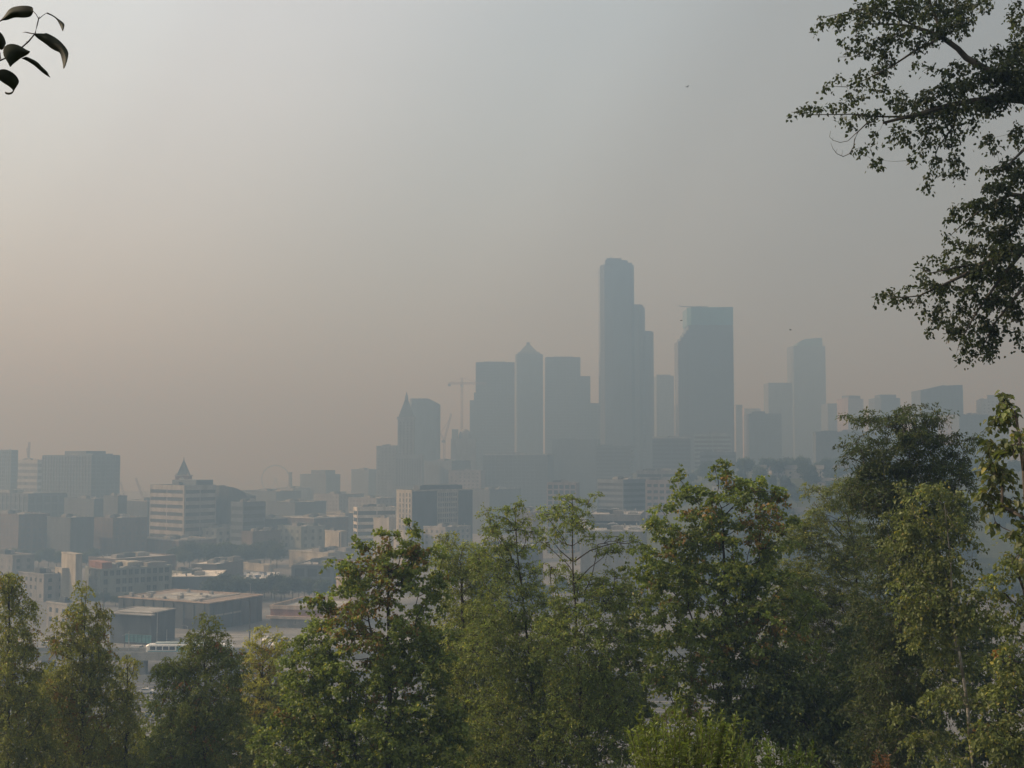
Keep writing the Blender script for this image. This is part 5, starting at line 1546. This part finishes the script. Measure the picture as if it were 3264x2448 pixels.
# ------------------------------------------------------------------ low growth covering the park slope
n = 34000
ux = rng.uniform(-62, 62, n); uy = 9 + 130 * rng.uniform(0, 1, n) ** 1.1
cl_ = np.floor(ux / 2.3) * 7.13 + np.floor(uy / 2.6) * 3.71
hgt = 0.25 + 0.9 * np.abs(np.sin(cl_)) * rng.uniform(0.2, 1, n)
gz_ = np.array([ground(float(a_), float(b_)) for a_, b_ in zip(ux, uy)])
pos = np.stack([ux, uy, gz_ + hgt], 1)
ax = rng.normal(0, 1, (n, 3)); ax[:, 2] = np.abs(ax[:, 2]) * 0.7
nr = rng.normal(0, 0.5, (n, 3)); nr[:, 2] += 0.9
cc = np.array([0.07, 0.085, 0.03]) * np.exp(0.3 * rng.normal(0, 1, (n, 1)))
o = leaf_mesh('undergrowth', pos, ax, unit(nr), 0.34 * rng.uniform(0.5, 1.4, n), 0.22 * rng.uniform(0.5, 1.4, n), cc)
tag(o, kind='stuff')

# ------------------------------------------------------------------ overhanging poplar at upper right
def poplar():
    Y = 26.0
    s = Y / FOCAL
    base = at(3420, 1459, Y)
    gz = ground(base.x, Y)
    org = np.array([base.x, Y, gz])
    root = tag(empty('overhanging_poplar', tuple(org)), 'dark poplar whose leafy boughs hang in from the upper right', 'tree')
    o3 = Vector(org)
    P3 = lambda px, py, dy=0.0: at(px, py, Y + dy) - o3
    tr_ = MB()
    tr_.tube([Vector((0, 0, -0.3)), P3(3405, 1900), P3(3380, 1200), P3(3350, 700), P3(3330, 330), P3(3300, 60), P3(3250, -300)], [0.34, 0.29, 0.25, 0.21, 0.17, 0.13, 0.06], 10)
    tr_.build('trunk', BARK, root, smooth=True)
    limbs = [
        [(3332, 350, .14), (3264, 318, .10), (3180, 314, .075), (3100, 322, .065), (3024, 336, .058), (2934, 362, .046), (2815, 392, .030)],
        [(2900, 372, .026), (2840, 372, .022), (2800, 372, .018), (2717, 364, .013), (2587, 366, .009), (2522, 357, .005)],
        [(3330, 330, .13), (3264, 290, .09), (3176, 239, .082), (3120, 208, .074), (3079, 184, .068), (3053, 155, .06), (2999, 116, .056), (2950, 98, .046), (2916, 87, .038), (2862, 78, .026), (2790, 76, .016), (2728, 74, .008)],
        [(2992, 122, .034), (2960, 142, .030), (2927, 155, .026), (2840, 213, .018), (2760, 253, .012), (2699, 277, .008), (2634, 275, .004)],
        [(2916, 90, .022), (2850, 120, .016), (2790, 160, .011), (2745, 180, .007), (2672, 182, .004)],
        [(3000, 116, .04), (2985, 60, .034), (2960, 0, .028), (2930, -80, .02)],
        [(2920, 85, .022), (2840, 40, .018), (2740, 30, .010), (2610, 58, .004)],
        [(3352, 760, .12), (3264, 795, .08), (3148, 838, .055), (3090, 868, .042), (3005, 909, .028), (2929, 943, .016), (2860, 950, .010), (2790, 943, .004)],
        [(3148, 838, .035), (3060, 850, .022), (2970, 870, .012), (2925, 850, .006)],
        [(3350, 640, .08), (3220, 620, .05), (3140, 660, .03), (3080, 705, .016), (3030, 750, .007)],
        [(3264, 795, .05), (3180, 900, .035), (3110, 1000, .022), (3060, 1090, .012), (3045, 1138, .005)],
        [(3356, 860, .06), (3250, 930, .04), (3170, 1030, .02), (3130, 1110, .008)],
        [(3345, 420, .07), (3270, 470, .04), (3220, 520, .02), (3160, 545, .008)],
        [(3060, 330, .030), (3040, 400, .022), (2990, 470, .014), (2960, 560, .006)],
        [(3340, 500, .10), (3400, 380, .06), (3480, 320, .03), (3560, 290, .01)],
        [(3355, 800, .10), (3410, 680, .06), (3480, 610, .03), (3540, 560, .01)],
        [(3370, 1050, .10), (3420, 970, .06), (3500, 900, .02)],
        [(3310, 120, .08), (3380, 60, .05), (3470, 10, .02)],
        [(2980, 350, .018), (2960, 420, .012), (2920, 480, .006), (2895, 512, .004)],
    ]
    m = MB()
    ends = []
    for li, L in enumerate(limbs):
        dy = [0, 0, .3, .2, .1, .5, -.2, -.3, -.5, .4, -.2, .2, 0, -.1, .3, -.3, .2, .4, -.2][li]
        m.tube([P3(a, b, dy * (i / (len(L) - 1))) for i, (a, b, r) in enumerate(L)], [r for _, _, r in L], 7)
    m.build('limb', BARK, root, smooth=True)
    # bare curling twigs under the longest bough
    cur = [[(2790, 385, .010), (2762, 394, .009), (2735, 420, .008), (2724, 445, .007), (2721, 467, .006), (2708, 490, .005), (2688, 499, .005), (2668, 490, .004), (2655, 474, .003), (2648, 455, .002)],
           [(2734, 420, .006), (2715, 438, .005), (2703, 449, .004), (2678, 454, .004), (2655, 447, .003), (2644, 436, .0025), (2648, 417, .002)],
           [(2912, 460, .004), (2900, 440 + 30, .004), (2828, 480, .003), (2812, 497, .002)]]
    m = MB()
    for L in cur[:2]:
        m.tube([P3(a, b, -0.05 * i) for i, (a, b, r) in enumerate(L)], [r * 1.7 for _, _, r in L], 5)
    for (a, b, c, d) in ((2683, 497, 2686, 478), (2663, 488, 2669, 474), (2655, 449, 2655, 437)):
        m.tube([P3(a, b), P3(c, d)], [.004, .002], 3)
    m.build('bare_twig', BARK, root)
    E = [  # crown lobes: picture x, y, half sizes, density
        (2625, 62, 36, 14, .9), (2680, 60, 40, 24, .9), (2740, 40, 46, 34, 1), (2800, 20, 50, 40, 1), (2880, 20, 60, 50, 1), (2960, 30, 60, 50, 1.1), (3040, 20, 60, 40, 1), (3120, 12, 46, 26, .9), (3010, 90, 60, 40, 1), (3070, 70, 34, 40, .8),
        (2745, 95, 34, 26, .8), (2790, 130, 36, 34, .8), (2700, 120, 18, 14, .6), (2710, 165, 30, 14, .8), (2760, 150, 30, 20, .8), (2860, 110, 60, 36, .9), (2930, 130, 40, 30, .8),
        (2830, 185, 36, 26, .9), (2800, 225, 40, 28, .9), (2745, 235, 22, 24, .8), (2730, 258, 26, 14, .8), (2678, 245, 14, 12, .6), (2635, 268, 16, 12, .6), (2780, 275, 22, 12, .6), (2712, 290, 14, 18, .5), (2820, 285, 30, 16, .7), (2925, 200, 24, 18, .5), (2975, 215, 26, 22, .5),
        (3170, 160, 30, 20, .8), (3130, 175, 22, 16, .6), (3090, 200, 30, 16, .6), (3040, 215, 40, 30, .8), (3110, 250, 50, 40, 1), (3200, 220, 60, 50, 1.2), (3240, 160, 34, 50, 1), (3250, 60, 22, 70, .8), (3232, 20, 20, 20, .7), (3060, 270, 50, 34, 1), (3000, 290, 40, 30, .9), (2950, 300, 40, 28, .9), (2860, 300, 40, 24, .8), (2880, 330, 40, 22, .9),
        (2540, 360, 24, 10, .8), (2573, 330, 10, 14, .7), (2610, 350, 30, 14, .8), (2660, 325, 26, 14, .8), (2700, 330, 30, 16, .9), (2745, 320, 14, 24, .7), (2690, 375, 30, 14, .6), (2740, 365, 40, 16, .9), (2795, 365, 34, 20, .9), (2712, 398, 12, 10, .6), (2790, 425, 10, 10, .6), (2775, 460, 14, 8, .7), (2735, 470, 14, 8, .6),
        (2920, 350, 50, 26, .9), (2990, 345, 50, 30, 1), (3070, 340, 60, 34, 1), (3160, 320, 60, 36, 1.1), (3230, 290, 40, 40, 1), (2860, 395, 26, 14, .7), (2850, 430, 30, 18, .8), (2900, 425, 34, 20, .8), (2960, 400, 36, 26, .9), (3030, 400, 40, 34, .9), (3090, 400, 34, 26, .6), (3150, 440, 30, 24, .6), (3180, 470, 16, 12, .5), (2960, 450, 30, 24, .8), (3030, 450, 30, 26, .8), (2800, 510, 20, 10, .7), (2785, 522, 12, 9, .7), (2910, 508, 16, 9, .8), (2935, 480, 14, 12, .6), (2985, 500, 24, 26, .8), (3040, 500, 30, 26, .8), (2960, 545, 14, 20, .6), (3010, 555, 20, 10, .7), (3060, 545, 34, 18, .8), (2950, 585, 12, 8, .7), (3240, 420, 30, 30, .7),
        (3140, 535, 14, 7, .7), (3175, 545, 24, 12, .8), (3220, 520, 40, 26, 1), (3245, 560, 30, 36, 1), (3190, 590, 40, 24, 1), (3150, 600, 26, 20, .8), (3120, 640, 40, 24, 1), (3060, 660, 30, 20, .9), (3080, 695, 30, 18, .8), (3025, 690, 10, 8, .6), (3180, 660, 50, 34, 1.1), (3240, 660, 34, 40, 1.1), (3110, 720, 36, 24, .8), (3190, 740, 60, 34, 1.1), (3010, 750, 14, 10, .7), (3050, 770, 30, 14, .8), (3110, 790, 50, 26, 1), (3200, 800, 60, 40, 1.2), (3030, 800, 34, 16, .8), (2972, 820, 8, 8, .6), (2945, 845, 14, 14, .8), (2945, 875, 24, 18, .9), (3010, 845, 22, 14, .8), (3060, 840, 50, 26, 1), (3130, 860, 60, 34, 1.1), (3220, 880, 50, 46, 1.2),
        (2800, 940, 16, 12, .9), (2830, 935, 26, 18, 1), (2870, 950, 30, 14, 1), (2900, 910, 22, 9, .7), (2925, 955, 30, 16, .9), (2960, 910, 40, 22, 1), (3020, 920, 46, 32, 1.1), (3090, 930, 50, 34, 1.1), (3170, 950, 50, 36, 1), (2935, 995, 24, 11, .8), (2985, 980, 34, 22, .9), (3000, 1020, 30, 20, .8), (3060, 990, 40, 30, .9), (2960, 1045, 22, 12, .7), (3040, 1050, 40, 28, 1), (3110, 1030, 46, 34, 1), (3180, 1040, 40, 30, .8), (3230, 980, 34, 40, .9), (3080, 1090, 34, 24, 1), (3140, 1090, 34, 24, .9), (3060, 1135, 20, 9, .9), (3095, 1125, 24, 12, .9), (3155, 1120, 20, 20, .8), (3245, 1060, 24, 16, .7), (3250, 1100, 14, 10, .6),
        (3330, 200, 90, 160, .6), (3330, 600, 70, 160, .6), (3330, 950, 70, 120, .6),
        (3440, 60, 110, 110, .5), (3480, 330, 130, 110, .5), (3470, 620, 120, 120, .5), (3450, 930, 110, 110, .5), (3330, -160, 130, 110, .5), (3180, -120, 110, 90, .5),
    ]
    C_, O_, Rr = [], [], []
    for cx, cy, rx, ry, dn in E:
        if 3110 < cx < 3300 and cy > 150:
            dn *= 1.6
        n = max(3, int(dn * 2.6 * rx * ry / (13.0 * 13.0)))
        q = unit(rng.normal(0, 1, (n, 3))) * rng.uniform(0, 1, (n, 1)) ** 0.5
        c = at(cx, cy, Y + rng.uniform(-0.5, 0.5))
        ay = min(1.2, max(rx, ry) * s * 1.3)
        C_.append(np.array(c) + q * np.array([max(1, rx - 9) * s, ay, max(1, ry - 8) * s]))
        O_.append(unit(q))
    C_, O_ = np.concatenate(C_), np.concatenate(O_)
    Rv = 0.17 * rng.uniform(0.7, 1.3, len(C_))
    pos, axs, tips, bid = spray(C_, Rv, 10, O_, 0.07, 0.5, 0.8, 5, 0.35)
    n = len(pos)
    nr = unit(rng.normal(0, 1, (n, 3)) + np.array([0, 0, 0.35]))
    Ls = 0.088 * rng.uniform(0.6, 1.25, n)
    cc = np.array([0.05, 0.06, 0.025])[None, :] * np.exp(0.25 * rng.normal(0, 1, n))[:, None]
    o = leaf_mesh('crown', pos - org, axs, nr, Ls, Ls * 0.72, cc, root, True)
    # twigs: every spray hangs on the closest limb point or spray closer in
    m = MB()
    lp = []
    for L in limbs:
        for (a, b, r0_), (c, d, r1_) in zip(L, L[1:]):
            for f in np.linspace(0, 1, 5):
                lp.append(list(at(a + (c - a) * f, b + (d - b) * f, Y)))
    lp = np.array(lp)
    dmin = np.min(np.linalg.norm(C_[:, None, :] - lp[None, ::1, :], axis=2), axis=1)
    order = np.argsort(dmin)
    net = np.concatenate([lp, np.zeros((len(C_), 3))])
    dep = np.concatenate([np.zeros(len(lp)), np.zeros(len(C_))])
    k = len(lp)
    for i in order:
        d = np.linalg.norm(net[:k] - C_[i], axis=1) + 0.25 * dep[:k]
        j = int(np.argmin(d))
        a = net[j]
        L = np.linalg.norm(C_[i] - a)
        mid = (a + C_[i]) / 2 + rng.normal(0, 0.06 * L, 3) - np.array([0, 0, 0.05 * L])
        m.tube([a - org, mid - org, C_[i] - org], [0.005 if j < len(lp) else 0.0035, 0.0035, 0.0025], 3)
        net[k] = C_[i]; dep[k] = dep[j] + L
        k += 1
    m.build('twigs', BARK, root, kind='stuff')
poplar()

# ------------------------------------------------------------------ twig with big leaves at upper left
def near_twig():
    Y = 1.75
    K = 5.183
    root = tag(empty('young_tree', (-1.75, 2.0, ground(-1.75, 2.0))), 'near tree whose twig of seven big dark leaves hangs in at the upper left corner', 'tree')
    o3 = Vector(root.location)
    P3 = lambda x, y, dy=0.0: at(x / K, y / K, Y + dy) - o3
    lm = bpy.data.materials.new('big_leaf')
    lm.use_nodes = True
    t = lm.node_tree
    b = t.nodes['Principled BSDF']
    c = N(t, 'ShaderNodeTexCoord')
    n1 = N(t, 'ShaderNodeTexNoise')
    n1.inputs['Scale'].default_value = 60
    n1.inputs['Detail'].default_value = 6
    t.links.new(c.outputs['Object'], n1.inputs['Vector'])
    cl = ramp(t, n1.outputs['Fac'], [(0.3, (0.010, 0.012, 0.007)), (0.7, (0.02, 0.024, 0.011))])
    t.links.new(cl, b.inputs['Base Color'])
    b.inputs['Roughness'].default_value = 0.6
    b.inputs['Specular IOR Level'].default_value = 0.12
    st_ = mat('twig_bark', (0.06, 0.045, 0.05), 0.8, 0.2, 80)
    m = MB()
    def branch(pts, r):
        m.tube([P3(x, y, d) for x, y, d in pts], r, 7)
    e = 1 / K * Y / FOCAL
    branch([(-420, 1180, 0.06), (-160, 1060, 0.03), (0, 1000, 0), (90, 960, 0), (230, 880, 0.01), (375, 772, 0), (470, 688, 0), (580, 555, 0), (610, 430, 0), (638, 310, 0), (652, 268, 0)], [22 * e, 18 * e, 14 * e, 13 * e, 12 * e, 12 * e, 13 * e, 11 * e, 9 * e, 10 * e, 2 * e])
    branch([(638, 310, 0), (600, 240, 0), (548, 185, 0)], [7 * e, 6 * e, 6 * e])
    branch([(650, 305, 0), (715, 250, 0), (772, 215, 0)], [7 * e, 5 * e, 5 * e])
    branch([(580, 560, 0), (520, 553, .004), (450, 538, .01), (410, 530, .015), (372, 541, .018)], [9 * e, 10 * e, 9 * e, 6 * e, 2 * e])
    branch([(440, 690, 0), (465, 690, -.003), (490, 672, -.005)], [9 * e, 7 * e, 3 * e])
    branch([(400, 900, 0.004), (360, 850, 0), (330, 800, 0)], [8 * e, 8 * e, 8 * e])
    branch([(-60, 700, .02), (0, 880, .01), (10, 985, 0)], [8 * e, 8 * e, 9 * e])
    branch([(-200, 1080, .02), (-100, 1150, .0), (-40, 1200, 0)], [9 * e, 8 * e, 8 * e])
    j = P3(-420, 1180, 0.06)
    tz = j.z - 0.35
    m.tube([Vector((0, 0, tz)), Vector((0.25, -0.05, tz + 0.2)), Vector((j.x * 0.7, j.y * 0.7, j.z - 0.04)), j], [0.012, 0.010, 0.006, 22 * e], 7)
    m.build('stem', st_, root, smooth=True)
    MB().tube([Vector((0, 0, -0.2)), Vector((0.03, 0.02, 1.0)), Vector((0, 0, tz)), Vector((-0.06, 0.05, tz + 1.2)), Vector((-0.02, 0.1, tz + 2.2))], [0.05, 0.043, 0.034, 0.022, 0.006], 9).build('trunk', BARK, root, smooth=True)
    leaves = [
        ([(548, 150, 552, 200), (545, 115, 520, 270), (480, 92, 470, 290), (380, 88, 380, 300), (290, 97, 300, 290), (200, 115, 215, 295), (130, 165, 150, 325), (90, 235, 95, 340), (40, 300, 45, 335), (0, 335, 0, 365), (-40, 365, -36, 378)], 0.0, 0.02),
        ([(775, 200, 770, 230), (830, 225, 820, 243), (900, 262, 890, 280), (960, 310, 935, 318), (1020, 350, 965, 370), (1070, 390, 995, 430), (1068, 440, 1015, 475), (1040, 520, 1030, 514)], 0.0, -0.02),
        ([(575, 548, 560, 575), (680, 550, 620, 640), (745, 552, 700, 690), (760, 536, 740, 720), (830, 570, 780, 750), (910, 610, 850, 810), (990, 670, 940, 855), (1060, 745, 990, 865), (1110, 810, 1010, 940), (1140, 880, 1030, 1020), (1120, 980, 1040, 1080), (1085, 1090, 1040, 1125), (1062, 1132, 1046, 1136)], 0.0, -0.03),
        ([(500, 848, 495, 862), (430, 820, 470, 895), (340, 755, 425, 925), (230, 715, 340, 965), (110, 722, 290, 1010), (40, 800, 240, 1045), (50, 930, 205, 1075), (110, 1000, 190, 1092), (145, 1070, 182, 1100), (160, 1102, 170, 1106)], -0.008, -0.02),
        ([(430, 930, 340, 965), (500, 960, 420, 990), (570, 990, 490, 1035), (645, 1040, 555, 1075), (690, 1100, 620, 1130), (750, 1150, 680, 1185), (800, 1205, 745, 1235), (806, 1242, 788, 1258), (832, 1278, 826, 1284)], 0.004, 0.02),
        ([(-90, 1190, -100, 1260), (0, 1145, 0, 1330), (70, 1132, 60, 1380), (150, 1160, 120, 1410), (230, 1205, 165, 1445), (290, 1270, 205, 1480), (325, 1345, 212, 1500), (300, 1395, 198, 1522), (240, 1480, 186, 1530), (217, 1545, 150, 1528), (170, 1566, 120, 1530), (120, 1568, 92, 1512), (82, 1545, 80, 1518)], 0.0, 0.02),
        ([(-120, 470, -130, 560), (-80, 480, -100, 760), (0, 515, 0, 822), (60, 590, 30, 832), (92, 670, 55, 815), (100, 720, 84, 750)], 0.012, 0.02),
    ]
    for edges, d0, curl in leaves:
        k = len(edges)
        v, f = [], []
        for i, (x0, y0, x1, y1) in enumerate(edges):
            u = i / (k - 1)
            wv = 0.0015 * math.sin(i * 1.7)
            for j, q in enumerate((0, 0.25, 0.5, 0.75, 1)):
                fold = abs(q - 0.5) * 2
                dy = d0 + curl * u * u + 0.006 * fold * math.sin(math.pi * u) + wv * fold
                v.append(tuple(P3(x0 + (x1 - x0) * q, y0 + (y1 - y0) * q, dy)))
        for i in range(k - 1):
            for j in range(4):
                a = i * 5 + j
                f.append((a, a + 1, a + 6, a + 5))
        me = bpy.data.meshes.new('leaf')
        me.from_pydata(v, [], f)
        me.materials.append(lm)
        me.polygons.foreach_set('use_smooth', [True] * len(me.polygons))
        o = link('leaf', me, root)
        sm = o.modifiers.new('thickness', 'SOLIDIFY')
        sm.thickness = 0.0004
        sm.offset = 0
        ss = o.modifiers.new('smooth', 'SUBSURF')
        ss.levels = ss.render_levels = 1
near_twig()
